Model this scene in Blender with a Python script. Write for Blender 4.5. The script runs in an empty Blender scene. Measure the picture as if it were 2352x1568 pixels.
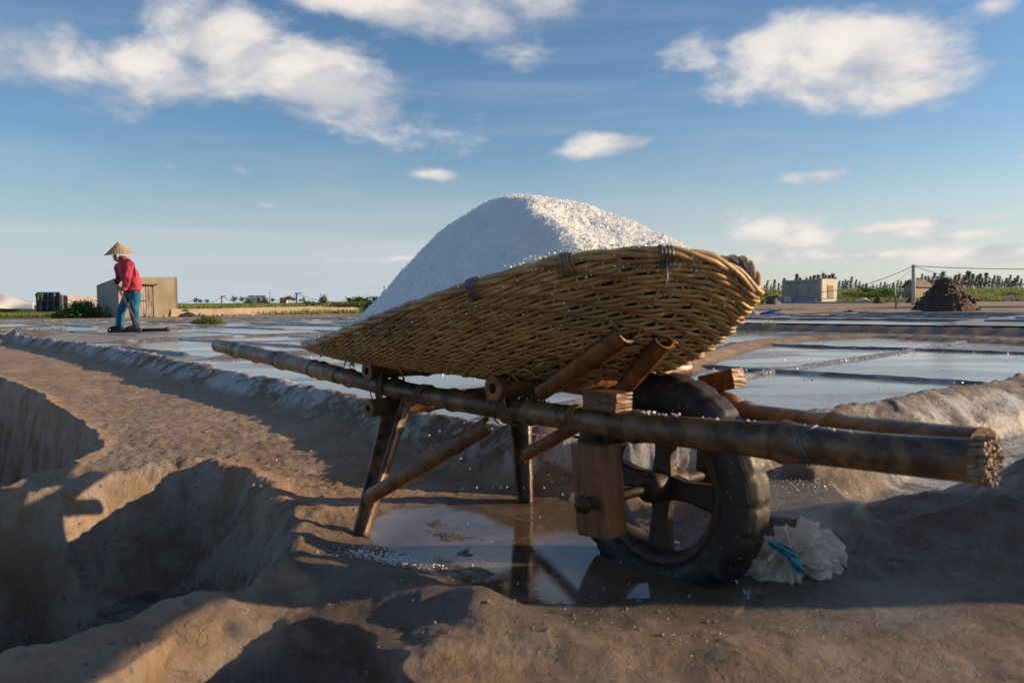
import bpy, math, random
import numpy as np
from mathutils import Vector, Matrix, noise as mnoise

random.seed(7)
RS = np.random.RandomState(11)
scn = bpy.context.scene
col = scn.collection
PI = math.pi

# ------------------------------------------------------------------ camera
CAM = np.array([0.0, 0.0, 0.58])
F = 1829.0
pit = math.atan(94 / F); rol = math.radians(0.55)
fwd = np.array([0, math.cos(pit), -math.sin(pit)])
up0 = np.array([0, math.sin(pit), math.cos(pit)]); r0 = np.array([1.0, 0, 0])
rgt = math.cos(rol) * r0 - math.sin(rol) * up0
upv = math.cos(rol) * up0 + math.sin(rol) * r0
cd = bpy.data.cameras.new('camera'); cam = bpy.data.objects.new('camera', cd); col.objects.link(cam)
cam.matrix_world = Matrix(((rgt[0], upv[0], -fwd[0], CAM[0]), (rgt[1], upv[1], -fwd[1], CAM[1]), (rgt[2], upv[2], -fwd[2], CAM[2]), (0, 0, 0, 1)))
cd.sensor_width = 36; cd.lens = 36 * F / 2352; cd.clip_start = 0.02; cd.clip_end = 8000
cd.dof.use_dof = True; cd.dof.focus_distance = 5.0; cd.dof.aperture_fstop = 7.1
scn.camera = cam

def ray(u, v): return fwd * F + rgt * (u - 1176) - upv * (v - 784)
def at(u, v, y):
    r = ray(u, v); return CAM + r * (y / r[1])
def G(u, v, z=0.0):
    r = ray(u, v); return CAM + r * ((z - CAM[2]) / r[2])
def proj(p):
    q = np.array(p) - CAM; d = q @ fwd
    return 1176 + F * (q @ rgt) / d, 784 - F * (q @ upv) / d

# ------------------------------------------------------------------ sun, sky, exposure
SUN_AZ = math.radians(5)      # from +x towards +y
SUN_EL = math.radians(13.8)
sd = Vector((math.cos(SUN_EL) * math.cos(SUN_AZ), math.cos(SUN_EL) * math.sin(SUN_AZ), math.sin(SUN_EL)))
sl = bpy.data.lights.new('sun', 'SUN'); sun = bpy.data.objects.new('sun', sl); col.objects.link(sun)
sl.energy = 5.0; sl.angle = math.radians(0.6); sl.color = (1.0, 0.72, 0.44)
sun.rotation_euler = (-sd).to_track_quat('-Z', 'Y').to_euler()
scn.view_settings.view_transform = 'Standard'; scn.view_settings.look = 'None'
scn.view_settings.gamma = 1; scn.view_settings.use_curve_mapping = False
scn.view_settings.exposure = 0.45
SKY_STRENGTH = 0.089

class NT:
    def __init__(s, tree): s.t = tree; s.n = tree.nodes; s.l = tree.links
    def node(s, k, **kw):
        n = s.n.new(k)
        for a, b in kw.items(): setattr(n, a, b)
        return n
    def put(s, sock, v):
        if v is None: return
        if isinstance(v, bpy.types.NodeSocket): s.l.new(v, sock)
        else: sock.default_value = v
    def math(s, op, a, b=None, c=None, clamp=False):
        n = s.node('ShaderNodeMath', operation=op, use_clamp=clamp)
        s.put(n.inputs[0], a); s.put(n.inputs[1], b)
        if c is not None: s.put(n.inputs[2], c)
        return n.outputs[0]
    def noise(s, vec, scale, detail=4, rough=.55, dist=0.0, lac=2.0):
        n = s.node('ShaderNodeTexNoise'); s.put(n.inputs['Vector'], vec)
        n.inputs['Scale'].default_value = scale; n.inputs['Detail'].default_value = detail
        n.inputs['Roughness'].default_value = rough; n.inputs['Distortion'].default_value = dist
        return n.outputs['Fac']
    def voro(s, vec, scale, feature='F1', rand=1.0):
        n = s.node('ShaderNodeTexVoronoi', feature=feature); s.put(n.inputs['Vector'], vec)
        n.inputs['Scale'].default_value = scale; n.inputs['Randomness'].default_value = rand
        return n.outputs['Distance']
    def rng(s, v, a, b, c=0.0, d=1.0, smooth=True):
        n = s.node('ShaderNodeMapRange'); n.interpolation_type = 'SMOOTHSTEP' if smooth else 'LINEAR'
        s.put(n.inputs[0], v); n.inputs[1].default_value = a; n.inputs[2].default_value = b
        n.inputs[3].default_value = c; n.inputs[4].default_value = d
        return n.outputs[0]
    def mix(s, f, a, b, mode='MIX'):
        n = s.node('ShaderNodeMix', data_type='RGBA', blend_type=mode)
        s.put(n.inputs[0], f)
        s.put(n.inputs[6], (*a, 1) if isinstance(a, tuple) and len(a) == 3 else a)
        s.put(n.inputs[7], (*b, 1) if isinstance(b, tuple) and len(b) == 3 else b)
        return n.outputs[2]
    def mapping(s, vec, scale=(1, 1, 1), rot=(0, 0, 0), loc=(0, 0, 0)):
        n = s.node('ShaderNodeMapping'); s.put(n.inputs[0], vec)
        n.inputs['Scale'].default_value = scale; n.inputs['Rotation'].default_value = rot; n.inputs['Location'].default_value = loc
        return n.outputs[0]
    def attr(s, name):
        return s.node('ShaderNodeAttribute', attribute_name=name).outputs['Fac']

world = bpy.data.worlds.new('World'); scn.world = world; world.use_nodes = True
def build_world():
    W = NT(world.node_tree); W.n.clear()
    sky = W.node('ShaderNodeTexSky', sky_type='NISHITA'); sky.sun_disc = False
    sky.sun_elevation = SUN_EL; sky.sun_rotation = PI / 2 - SUN_AZ
    sky.altitude = 0; sky.air_density = 1.0; sky.dust_density = 0.7; sky.ozone_density = 1.6
    tc = W.node('ShaderNodeTexCoord').outputs['Generated']
    sp = W.node('ShaderNodeSeparateXYZ'); W.put(sp.inputs[0], tc)
    X, Y, Z = sp.outputs
    az = W.math('ARCTAN2', X, Y)                       # 0 ahead, + to the right
    el = W.math('ARCSINE', Z)
    # warp
    m1 = W.mapping(tc, scale=(1, 1, 2.1))
    n1 = W.noise(m1, 3.6, 9, .56, .35)
    n2 = W.noise(W.mapping(tc, scale=(1, 1, 2.1), loc=(-.035, -.01, .06)), 3.6, 9, .56, .35)
    nf = W.noise(W.mapping(tc, scale=(1, 1, 1.9)), 13, 7, .62, .25)
    def azel(u, v):
        r = ray(u, v); r = r / np.linalg.norm(r)
        return math.atan2(r[0], r[1]), math.asin(r[2])
    blobs = [  # u, v, half-width px, half-height px, strength, tilt
        (120, 165, 330, 95, 1.0, -.02), (330, 175, 300, 80, .9, 0), (520, 110, 190, 110, 1.0, -.35), (690, 185, 320, 95, 1.05, -.28), (560, 75, 150, 60, .8, -.4),
        (210, 255, 200, 36, .75, -.05),
        (1060, 35, 280, 75, .80, -.3), (790, -10, 300, 45, .7, -.2), (1240, 30, 200, 70, .55, -.1),
        (1790, 135, 330, 100, 1.0, -.1), (1950, 100, 210, 85, 1.05, .1), (1850, 195, 200, 65, 1.0, 0), (2080, 160, 130, 80, .8, 0),
        (1390, 335, 100, 24, .85, .08), (390, 382, 75, 26, .7, 0), (555, 392, 60, 18, .62, -.2), (975, 397, 45, 14, .55, 0), (605, 472, 40, 12, .5, 0),
        (1885, 402, 90, 16, .72, .05), (1690, 495, 70, 40, .85, -.2), (1750, 525, 130, 34, .9, 0), (1850, 545, 80, 24, .8, 0),
        (2110, 515, 260, 16, .8, .06), (2090, 535, 60, 18, .85, 0), (2250, 580, 200, 20, .85, 0), (2020, 585, 130, 14, .75, 0), (1830, 588, 120, 16, .7, 0),
        (2345, 355, 40, 18, .8, 0), (2290, 10, 120, 24, .6, .1), (2200, 540, 160, 14, .8, .05), (930, 592, 170, 9, .62, .05),
    ]
    total = None
    for (u, v, hw, hh, st, tilt) in blobs:
        a, e = azel(u, v)
        ca = 1 / F * hw * math.cos(a) ** 1.2; ce = 1 / F * hh
        dx = W.math('SUBTRACT', az, a); dy = W.math('SUBTRACT', el, e)
        ct, s_ = math.cos(tilt), math.sin(tilt)
        px = W.math('MULTIPLY_ADD', dx, ct / ca, W.math('MULTIPLY', dy, s_ / ca))
        py = W.math('MULTIPLY_ADD', dx, -s_ / ce, W.math('MULTIPLY', dy, ct / ce))
        q = W.math('ADD', W.math('MULTIPLY', px, px), W.math('MULTIPLY', py, py))
        b = W.math('MULTIPLY', W.math('SUBTRACT', 1.0, W.math('SQRT', q)), st)
        total = b if total is None else W.math('MAXIMUM', total, b)
    total = W.math('MAXIMUM', total, -0.6)
    # clouds elsewhere in the sky (outside the part in view)
    away = W.rng(W.math('ABSOLUTE', az), .80, 1.05)
    gen = W.math('MULTIPLY_ADD', W.noise(W.mapping(tc, scale=(1, 1, 2.6)), 1.7, 3, .5, 0), 2.4, -1.35)
    total = W.math('MAXIMUM', total, W.math('MULTIPLY_ADD', away, 1.0, W.math('SUBTRACT', gen, 1.0)))
    comb = W.math('ADD', total, W.math('MULTIPLY_ADD', n1, 3.3, -1.76))
    comb = W.math('ADD', comb, W.math('MULTIPLY_ADD', nf, 1.5, -.75))
    cov = W.rng(comb, -.08, .72)
    cov = W.math('MULTIPLY', cov, .93)
    # thin high veil + pale stratus band low on the left
    veiln = W.noise(W.mapping(tc, scale=(1, 1, 7), rot=(0, .12, 0)), 2.2, 6, .6, .4)
    veil = W.math('MULTIPLY', W.rng(veiln, .42, .75), .30)
    a0, e0 = azel(300, 600); a1, e1 = azel(300, 512)
    en = W.math('MULTIPLY_ADD', W.noise(W.mapping(tc, scale=(1, 1, 6)), 3, 5, .5, 0), .05, el)
    band = W.math('MULTIPLY', W.rng(en, e1 + .028, e1 + .010), W.rng(az, .25, -.12))
    band = W.math('MULTIPLY', band, W.rng(W.noise(W.mapping(tc, scale=(1, 1, 16)), 3, 4, .5, 0), .30, .62, .45, .85))
    soft = W.math('MAXIMUM', veil, band)
    shade = W.rng(W.math('SUBTRACT', n1, n2), -.05, .06)       # lit towards the sun and the top
    dens = W.rng(comb, .15, 1.3)
    lit = W.math('MULTIPLY_ADD', shade, .55, W.math('MULTIPLY', dens, .45))
    ccol = W.mix(lit, (4.1, 4.3, 4.8), (7.9, 7.3, 6.7))
    # warm, brighter towards the sun at the horizon
    skyc = W.node('ShaderNodeHueSaturation'); W.put(skyc.inputs['Color'], sky.outputs[0])
    skyc.inputs['Saturation'].default_value = 1.12; skyc.inputs['Value'].default_value = 1.0
    skyt = W.mix(1.0, skyc.outputs[0], (.87, 1.0, 1.17), 'MULTIPLY')
    c1 = W.mix(soft, skyt, (4.3, 4.8, 5.4))
    low = W.math('MULTIPLY', W.rng(el, .20, -.01), .70)
    c1 = W.mix(low, c1, W.mix(W.rng(az, -.3, .6), (4.6, 5.15, 5.6), (6.1, 6.2, 6.1)))
    c2 = W.mix(cov, c1, ccol)
    bg = W.node('ShaderNodeBackground'); W.put(bg.inputs[0], c2); bg.inputs[1].default_value = SKY_STRENGTH
    out = W.node('ShaderNodeOutputWorld'); W.l.new(bg.outputs[0], out.inputs[0])
build_world()

# ------------------------------------------------------------------ materials
def mat(name, fn):
    m = bpy.data.materials.new(name); m.use_nodes = True
    T = NT(m.node_tree); bs = T.n['Principled BSDF']
    fn(T, bs)
    return m
def objco(T): return T.node('ShaderNodeTexCoord').outputs['Object']
def geopos(T): return T.node('ShaderNodeNewGeometry').outputs['Position']
def rnd(T): return T.node('ShaderNodeObjectInfo').outputs['Random']
def bump(T, bs, h, strength=.5, dist=.01, prev=None):
    b = T.node('ShaderNodeBump'); T.put(b.inputs['Height'], h)
    b.inputs['Strength'].default_value = strength; b.inputs['Distance'].default_value = dist
    if prev is not None: T.l.new(prev, b.inputs['Normal'])
    T.l.new(b.outputs[0], bs.inputs['Normal']); return b.outputs[0]
def simple(name, c1, c2=None, scale=8, rough=.7, stretch=(1, 1, 1), bmp=.3, bd=.005, metal=0, spec=.5, obj=True, rv=0.0):
    def f(T, bs):
        co = T.mapping(objco(T) if obj else geopos(T), scale=stretch)
        n = T.noise(co, scale, 6, .6)
        c = T.mix(T.rng(n, .3, .7), c1, c2 or tuple(x * .6 for x in c1))
        if rv:
            hs = T.node('ShaderNodeHueSaturation'); T.put(hs.inputs['Color'], c)
            T.put(hs.inputs['Value'], T.math('MULTIPLY_ADD', rnd(T), 2 * rv, 1 - rv)); c = hs.outputs[0]
        T.put(bs.inputs['Base Color'], c)
        bs.inputs['Roughness'].default_value = rough; bs.inputs['Metallic'].default_value = metal
        bs.inputs['Specular IOR Level'].default_value = spec
        if bmp: bump(T, bs, T.noise(co, scale * 4, 6, .65), bmp, bd)
    return mat(name, f)

def f_ground(T, bs):
    P = geopos(T)
    wet, salt, green, damp_shade = T.attr('wet'), T.attr('salt'), T.attr('green'), T.attr('damp_shade')
    nb = T.noise(P, .9, 5, .55); nm = T.noise(P, 5, 7, .62, .3); nf = T.noise(P, 38, 6, .65); nx = T.noise(T.mapping(P, scale=(.45, 1.6, 1)), 9, 6, .65, .2)
    dry = T.mix(T.rng(nm, .3, .72), (.34, .215, .12), (.46, .31, .18))
    dry = T.mix(T.rng(nx, .50, .66), dry, (.19, .135, .09))
    dry = T.mix(T.rng(nb, .35, .7), dry, (.29, .205, .14), 'MIX')
    damp_shade_col = T.mix(T.rng(nm, .3, .7), (.065, .046, .033), (.15, .11, .078))  # dark tone for moist mud and for shade painted into the ground
    c = T.mix(T.math('ADD', damp_shade, T.math('MULTIPLY_ADD', nm, .5, -.25), clamp=True), dry, damp_shade_col)
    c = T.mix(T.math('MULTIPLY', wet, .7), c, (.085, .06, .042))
    sm = T.math('MULTIPLY', T.rng(T.math('ADD', nm, T.math('MULTIPLY', nf, .35)), .60, .76), salt)
    c = T.mix(sm, c, (.50, .49, .48))
    speck = T.math('MULTIPLY', T.rng(T.voro(P, 55), .16, .08), T.rng(T.noise(P, 3.5, 3, .5), .50, .62))
    c = T.mix(T.math('MULTIPLY', speck, T.math('MULTIPLY_ADD', salt, .6, .25)), c, (.70, .68, .65))
    dk = T.math('MULTIPLY', T.rng(T.voro(T.mapping(P, scale=(1, 1.7, 1)), 17), .17, .06), T.rng(T.noise(P, 2.5, 4, .6), .46, .58))
    c = T.mix(T.math('MULTIPLY', dk, .75), c, (.10, .075, .055))
    gc = T.mix(T.rng(T.noise(P, .5, 6, .6), .35, .65), (.045, .085, .02), (.14, .17, .04))
    c = T.mix(T.math('MULTIPLY', green, T.rng(nb, .25, .4)), c, gc)
    T.put(bs.inputs['Base Color'], c)
    r = T.math('SUBTRACT', T.math('MULTIPLY_ADD', nf, .2, .78), T.math('MULTIPLY', wet, T.math('MULTIPLY_ADD', nm, .25, .50)))
    T.put(bs.inputs['Roughness'], T.math('MAXIMUM', r, .16))
    b1 = bump(T, bs, T.noise(P, 26, 9, .78), .95, .015)
    rd = T.math('ABSOLUTE', T.math('SUBTRACT', T.noise(P, 9, 5, .6, .8), .5))
    b2 = bump(T, bs, T.rng(rd, 0, .022, 0, 1), .55, .008, b1)
    bump(T, bs, T.noise(P, 130, 5, .7), .5, .004, b2)
M = {}
M['ground'] = mat('mud_ground', f_ground)

def f_pan(T, bs):
    P = geopos(T)
    n = T.noise(T.mapping(P, rot=(0, 0, .76), scale=(.35, 1, 1)), 1.6, 6, .6, .3); nf = T.noise(P, 30, 6, .65)
    n3 = T.noise(T.mapping(P, rot=(0, 0, .76), scale=(.25, 1, 1)), .55, 4, .5, .2)
    rv = rnd(T)
    dryf = T.rng(T.math('ADD', T.math('MULTIPLY', n, .7), T.math('MULTIPLY_ADD', rv, .34, T.math('MULTIPLY', n3, .35))), .66, .80)
    c = T.mix(T.rng(nf, .35, .65), (.21, .20, .19), (.27, .26, .25))
    c = T.mix(dryf, c, (.31, .27, .235))
    c = T.mix(T.rng(T.math('ADD', n, T.math('MULTIPLY', nf, .3)), .74, .86), c, (.5, .49, .48))
    T.put(bs.inputs['Base Color'], c)
    T.put(bs.inputs['Roughness'], T.math('ADD', T.math('MULTIPLY', dryf, .42), T.rng(n, .35, .6, .05, .20)))
    bs.inputs['IOR'].default_value = 1.36
    b = bump(T, bs, T.noise(P, 60, 5, .7), T.math('MULTIPLY', 1, 1) and .06, .004)
    bump(T, bs, T.noise(T.mapping(P, scale=(1, 1, 1)), 4.5, 4, .6), .05, .01, b)
M['pan'] = mat('wet_pan_mud', f_pan)
def f_clay(T, bs):
    P = geopos(T); nf = T.noise(P, 20, 7, .65); nm = T.noise(P, 3, 4, .6)
    c = T.mix(T.rng(nf, .3, .7), (.11, .085, .065), (.24, .20, .17)); c = T.mix(T.rng(nm, .55, .7), c, (.46, .44, .42))
    T.put(bs.inputs['Base Color'], c); T.put(bs.inputs['Roughness'], T.rng(nm, .3, .7, .10, .38))
    bump(T, bs, T.noise(P, 45, 6, .7), .8, .01)
M['divider'] = mat('wet_clay_divider', f_clay)
def f_puddle(T, bs):
    P = geopos(T)
    n = T.noise(P, 7, 5, .6, .6)
    T.put(bs.inputs['Base Color'], T.mix(T.rng(n, .4, .65), (.10, .068, .042), (.16, .115, .08)))
    T.put(bs.inputs['Roughness'], T.rng(T.noise(P, 11, 6, .65, .5), .5, .68, .015, .22))
    bs.inputs['IOR'].default_value = 1.5
    b = bump(T, bs, T.noise(P, 14, 4, .6), .04, .006)
    bump(T, bs, T.noise(P, 70, 5, .65), .07, .002, b)
M['puddle'] = mat('puddle_water', f_puddle)

def f_bamboo(base, dark, wetc):
    def f(T, bs):
        co = T.attr('along'); P = objco(T)
        sn = T.noise(T.mapping(P, scale=(1, 1, 1)), 14, 6, .65, .4)
        fib = T.noise(T.mapping(P, rot=(0, 0, .855), scale=(60, 3, 60)), 3, 5, .6)
        c = T.mix(T.rng(sn, .38, .66), base, dark); big = T.noise(T.mapping(P, rot=(0, 0, .855), scale=(3, 1, 3)), 5, 4, .6, .5); c = T.mix(T.rng(big, .50, .58, 0, .85), c, dark)
        c = T.mix(T.rng(fib, .4, .7, 0, .55), c, wetc)
        c = T.mix(T.math('MULTIPLY', T.attr('node'), .75), c, (.03, .02, .012))
        T.put(bs.inputs['Base Color'], c)
        T.put(bs.inputs['Roughness'], T.rng(sn, .3, .7, .22, .55))
        b = bump(T, bs, fib, .5, .003)
        bump(T, bs, T.noise(P, 60, 5, .65), .25, .003, b)
    return f
M['bamboo_dark'] = mat('wet_dark_bamboo', f_bamboo((.21, .115, .048), (.035, .02, .011), (.09, .048, .02)))
M['bamboo_orange'] = mat('wet_orange_bamboo', f_bamboo((.30, .12, .03), (.085, .032, .011), (.17, .07, .02)))
M['bamboo_dry'] = mat('dry_bamboo', f_bamboo((.34, .245, .14), (.17, .115, .065), (.26, .18, .10)))
def f_wicker(T, bs):
    P = objco(T); r = rnd(T)
    n = T.noise(P, 9, 5, .6); nf = T.noise(P, 75, 4, .6); n3 = T.noise(P, 32, 3, .5)
    c = T.mix(T.rng(n, .35, .68), (.47, .285, .10), (.29, .16, .055))
    c = T.mix(T.rng(n3, .5, .68, 0, .6), c, (.60, .43, .20)); c = T.mix(T.rng(T.noise(P, 5, 5, .65), .55, .68, 0, .6), c, (.20, .15, .09))
    c = T.mix(T.rng(T.math('ADD', n3, T.math('MULTIPLY', r, .1)), .33, .2, 0, .6), c, (.12, .06, .02))
    T.put(bs.inputs['Base Color'], c); T.put(bs.inputs['Roughness'], T.rng(nf, .3, .7, .34, .6))
    bump(T, bs, nf, .4, .002)
M['wicker'] = mat('woven_bamboo_strip', f_wicker)
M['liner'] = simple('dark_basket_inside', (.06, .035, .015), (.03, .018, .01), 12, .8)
def f_salt(T, bs):
    P = objco(T)
    v = T.voro(P, 150); n = T.noise(P, 7, 5, .6)
    c = T.mix(T.rng(n, .4, .7), (.93, .92, .88), (.86, .86, .81))
    T.put(bs.inputs['Base Color'], c); bs.inputs['Roughness'].default_value = .35
    bs.inputs['Subsurface Weight'].default_value = .25; bs.inputs['Subsurface Radius'].default_value = (.012, .012, .012); bs.inputs['Subsurface Scale'].default_value = 1
    b = bump(T, bs, v, .5, .003)
    bump(T, bs, T.noise(P, 55, 6, .7), .6, .006, b)
M['salt'] = mat('salt_crystals', f_salt)
def f_grain(T, bs):
    bs.inputs['Base Color'].default_value = (.90, .91, .90, 1); bs.inputs['Roughness'].default_value = .3
    bs.inputs['Transmission Weight'].default_value = .0
M['grain'] = mat('salt_grain', f_grain)
def f_rub(T, bs):
    P = objco(T); n = T.noise(P, 16, 6, .65)
    c = T.mix(T.rng(n, .5, .68), (.012, .012, .012), (.055, .045, .036)); c = T.mix(T.rng(T.voro(P, 60), .14, .07, 0, .6), c, (.35, .34, .33))
    T.put(bs.inputs['Base Color'], c); T.put(bs.inputs['Roughness'], T.rng(n, .35, .65, .42, .75))
    bump(T, bs, T.noise(P, 40, 6, .65), .4, .004)
M['rubber'] = mat('wet_black_rubber', f_rub)
M['rust'] = simple('rusty_metal', (.055, .026, .014), (.022, .015, .011), 22, .5, bmp=.5)
def f_wood(a, b_):
    def f(T, bs):
        P = objco(T); g = T.noise(T.mapping(P, scale=(30, 30, 3)), 2, 6, .6, .5); n = T.noise(P, 12, 5, .6)
        c = T.mix(T.rng(g, .35, .65), a, b_); c = T.mix(T.rng(n, .55, .7, 0, .7), c, tuple(x * .4 for x in b_))
        T.put(bs.inputs['Base Color'], c); bs.inputs['Roughness'].default_value = .5
        bump(T, bs, g, .6, .004)
    return f
M['wood_orange'] = mat('wet_orange_wood', f_wood((.19, .075, .022), (.075, .032, .012)))
M['wood_grey'] = mat('weathered_grey_wood', f_wood((.30, .25, .21), (.13, .10, .08)))
M['wire'] = simple('tie_wire', (.22, .24, .25), (.10, .10, .10), 30, .45, metal=.6, bmp=0)
def f_bag(T, bs):
    P = objco(T); n = T.noise(P, 14, 6, .65, .6)
    T.put(bs.inputs['Base Color'], T.mix(T.rng(n, .35, .65), (.90, .87, .80), (.78, .72, .61)))
    bs.inputs['Roughness'].default_value = .25
    bump(T, bs, T.noise(P, 45, 6, .7, 1.0), .8, .006)
    tr = T.node('ShaderNodeBsdfTranslucent'); tr.inputs[0].default_value = (.9, .85, .75, 1)
    tp = T.node('ShaderNodeBsdfTransparent')
    m1 = T.node('ShaderNodeMixShader'); m1.inputs[0].default_value = .45; T.l.new(bs.outputs[0], m1.inputs[1]); T.l.new(tr.outputs[0], m1.inputs[2])
    m2 = T.node('ShaderNodeMixShader'); m2.inputs[0].default_value = .22; T.l.new(m1.outputs[0], m2.inputs[1]); T.l.new(tp.outputs[0], m2.inputs[2])
    T.l.new(m2.outputs[0], T.n['Material Output'].inputs[0])
M['bag'] = mat('crumpled_clear_plastic', f_bag)
M['cyan'] = simple('cyan_plastic', (.0, .30, .36), (.0, .17, .22), 30, .4, bmp=.8)
M['concrete'] = simple('weathered_concrete', (.30, .255, .19), (.20, .17, .125), 1.6, .85, bmp=.5, bd=.01, obj=False)
M['plaster_pale'] = simple('pale_plaster', (.52, .49, .40), (.42, .40, .34), 1.2, .8, bmp=.3, obj=False)
M['plaster_grey'] = simple('grey_render', (.36, .34, .31), (.27, .25, .23), 1.5, .85, bmp=.3, obj=False)
M['wallmud'] = simple('cement_wall', (.40, .325, .235), (.27, .215, .155), 1.8, .9, bmp=.8, bd=.03, obj=False)
M['door_wood'] = simple('peeling_door_wood', (.40, .35, .31), (.15, .11, .09), 5, .7, stretch=(1, 1, .25), bmp=.4, obj=False)
M['red_wood'] = simple('red_brown_door', (.24, .14, .11), (.14, .08, .06), 5, .7, stretch=(1, 1, .3), obj=False)
M['rust_slab'] = simple('rusty_lintel', (.32, .18, .09), (.18, .11, .07), 8, .8)
M['tarp_dark'] = simple('dark_tarp', (.085, .085, .075), (.045, .047, .045), 6, .5, bmp=.5, bd=.03)
M['tarp_green'] = simple('green_tarp', (.11, .17, .08), (.07, .12, .05), 5, .6, bmp=.5, bd=.03)
M['tarp_blue'] = simple('blue_tarp', (.02, .10, .42), (.02, .06, .28), 9, .4, bmp=.6, bd=.03)
M['tarp_grey'] = simple('grey_tarp', (.30, .33, .36), (.2, .22, .24), 3, .45, bmp=.6, bd=.03)
M['tarp_white'] = simple('white_sheet', (.7, .7, .68), (.5, .5, .5), 4, .5, bmp=.4, bd=.03)
M['tarp_red'] = simple('faded_red_sheet', (.42, .16, .12), (.3, .14, .1), 4, .6, bmp=.5, bd=.03)
M['net'] = simple('pale_net', (.62, .63, .62), (.50, .52, .53), .5, .7, bmp=.2, stretch=(1, 1, 1))
M['mudpile'] = simple('dug_mud', (.105, .068, .042), (.05, .033, .022), 5, .85, bmp=.9, bd=.05, obj=False)
M['haypile'] = simple('brown_straw', (.26, .17, .09), (.13, .085, .05), 6, .9, bmp=.7, bd=.05)
M['gravel'] = simple('pale_gravel', (.36, .35, .34), (.22, .21, .2), 14, .85, bmp=.8, bd=.03)
M['stone'] = simple('stone', (.30, .25, .2), (.17, .14, .12), 9, .85, bmp=.5, bd=.01, rv=.2)
M['tile'] = simple('roof_tile', (.24, .17, .13), (.15, .11, .09), 4, .85)
M['redtile'] = simple('red_roof_tile', (.33, .07, .04), (.24, .06, .04), 3, .8)
M['dark'] = simple('dark_opening', (.02, .02, .02), (.012, .012, .012), 3, .9, bmp=0)
def leafmat(name, a, b, trans=.25):
    def f(T, bs):
        P = geopos(T); n = T.noise(P, 2.2, 4, .6); r = rnd(T)
        T.put(bs.inputs['Base Color'], T.mix(T.rng(T.math('ADD', n, T.math('MULTIPLY_ADD', r, .2, -.1)), .35, .65), a, b))
        bs.inputs['Roughness'].default_value = .6; bs.inputs['Specular IOR Level'].default_value = .25
        tr = T.node('ShaderNodeBsdfTranslucent'); tr.inputs[0].default_value = (*[x * 1.2 for x in b], 1)
        mx = T.node('ShaderNodeMixShader'); mx.inputs[0].default_value = trans
        T.l.new(bs.outputs[0], mx.inputs[1]); T.l.new(tr.outputs[0], mx.inputs[2])
        T.l.new(mx.outputs[0], T.n['Material Output'].inputs[0])
    return mat(name, f)
M['grass'] = leafmat('grass_blades', (.09, .15, .025), (.24, .26, .06))
M['drygrass'] = leafmat('dry_grass_blades', (.30, .26, .10), (.42, .32, .15))
M['bush'] = leafmat('bush_leaves', (.035, .085, .015), (.085, .16, .03))
M['banana'] = leafmat('broad_leaves', (.04, .10, .02), (.10, .20, .04))
M['casuarina'] = leafmat('casuarina_needles', (.075, .10, .07), (.13, .155, .10), .2)
M['trunk'] = simple('tree_bark', (.12, .09, .07), (.07, .05, .04), 10, .9)
def f_cloth(c1, c2):
    def f(T, bs):
        P = objco(T); n = T.noise(T.mapping(P, scale=(1, 1, .5)), 9, 5, .55, .8)
        T.put(bs.inputs['Base Color'], T.mix(T.rng(n, .35, .68), c1, c2)); bs.inputs['Roughness'].default_value = .85
        bs.inputs['Sheen Weight'].default_value = .2
        bump(T, bs, T.noise(T.mapping(P, scale=(1, 1, .35), rot=(0, .35, 0)), 13, 5, .6, 1.3), 1.0, .035)
    return f
M['shirt'] = mat('pink_jersey', f_cloth((.46, .035, .075), (.34, .022, .05)))
M['trousers'] = mat('teal_trousers', f_cloth((.0, .13, .24), (.0, .09, .17)))
M['skin'] = simple('skin', (.38, .21, .13), (.33, .18, .11), 8, .55, bmp=.1)
M['glove'] = simple('black_glove', (.015, .015, .016), (.01, .01, .01), 20, .8)
M['mask'] = simple('grey_face_mask', (.32, .31, .29), (.24, .23, .22), 20, .7)
def f_hat(T, bs):
    P = objco(T); sp = T.node('ShaderNodeSeparateXYZ'); T.put(sp.inputs[0], P)
    n = T.noise(T.mapping(P, scale=(1, 1, 3)), 26, 5, .65)
    c = T.mix(T.rng(n, .35, .65), (.56, .40, .21), (.33, .22, .11))
    T.put(bs.inputs['Base Color'], c); bs.inputs['Roughness'].default_value = .7
    bump(T, bs, n, .8, .012)
M['hat'] = mat('palm_leaf_hat', f_hat)
M['hatrim'] = simple('hat_rim', (.42, .30, .16), None, 20, .7)
M['black_paint'] = simple('wet_black_wood', (.022, .018, .014), (.012, .01, .009), 10, .35)
M['cablack'] = simple('cable_black', (.03, .03, .03), None, 4, .6, bmp=0)
M['chrome'] = simple('bicycle_metal', (.4, .4, .42), (.25, .25, .26), 10, .3, metal=.9, bmp=0)
M['maroon'] = simple('maroon_cloth', (.17, .05, .08), (.10, .03, .05), 14, .6, bmp=.6, bd=.02)

# ------------------------------------------------------------------ object helpers
def link(o, parent=None):
    col.objects.link(o)
    if parent is not None: o.parent = parent
    return o
def meta(o, label=None, cat=None, group=None, kind=None):
    if label: o['label'] = label
    if cat: o['category'] = cat
    if group: o['group'] = group
    if kind: o['kind'] = kind
    return o
def empty(name, loc, label=None, cat=None, group=None, kind=None):
    o = bpy.data.objects.new(name, None); link(o); o.location = tuple(loc); o.empty_display_size = .1
    return meta(o, label, cat, group, kind)
def nvec(a):
    a = np.asarray(a, float); return a / max(np.linalg.norm(a), 1e-9)

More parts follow.
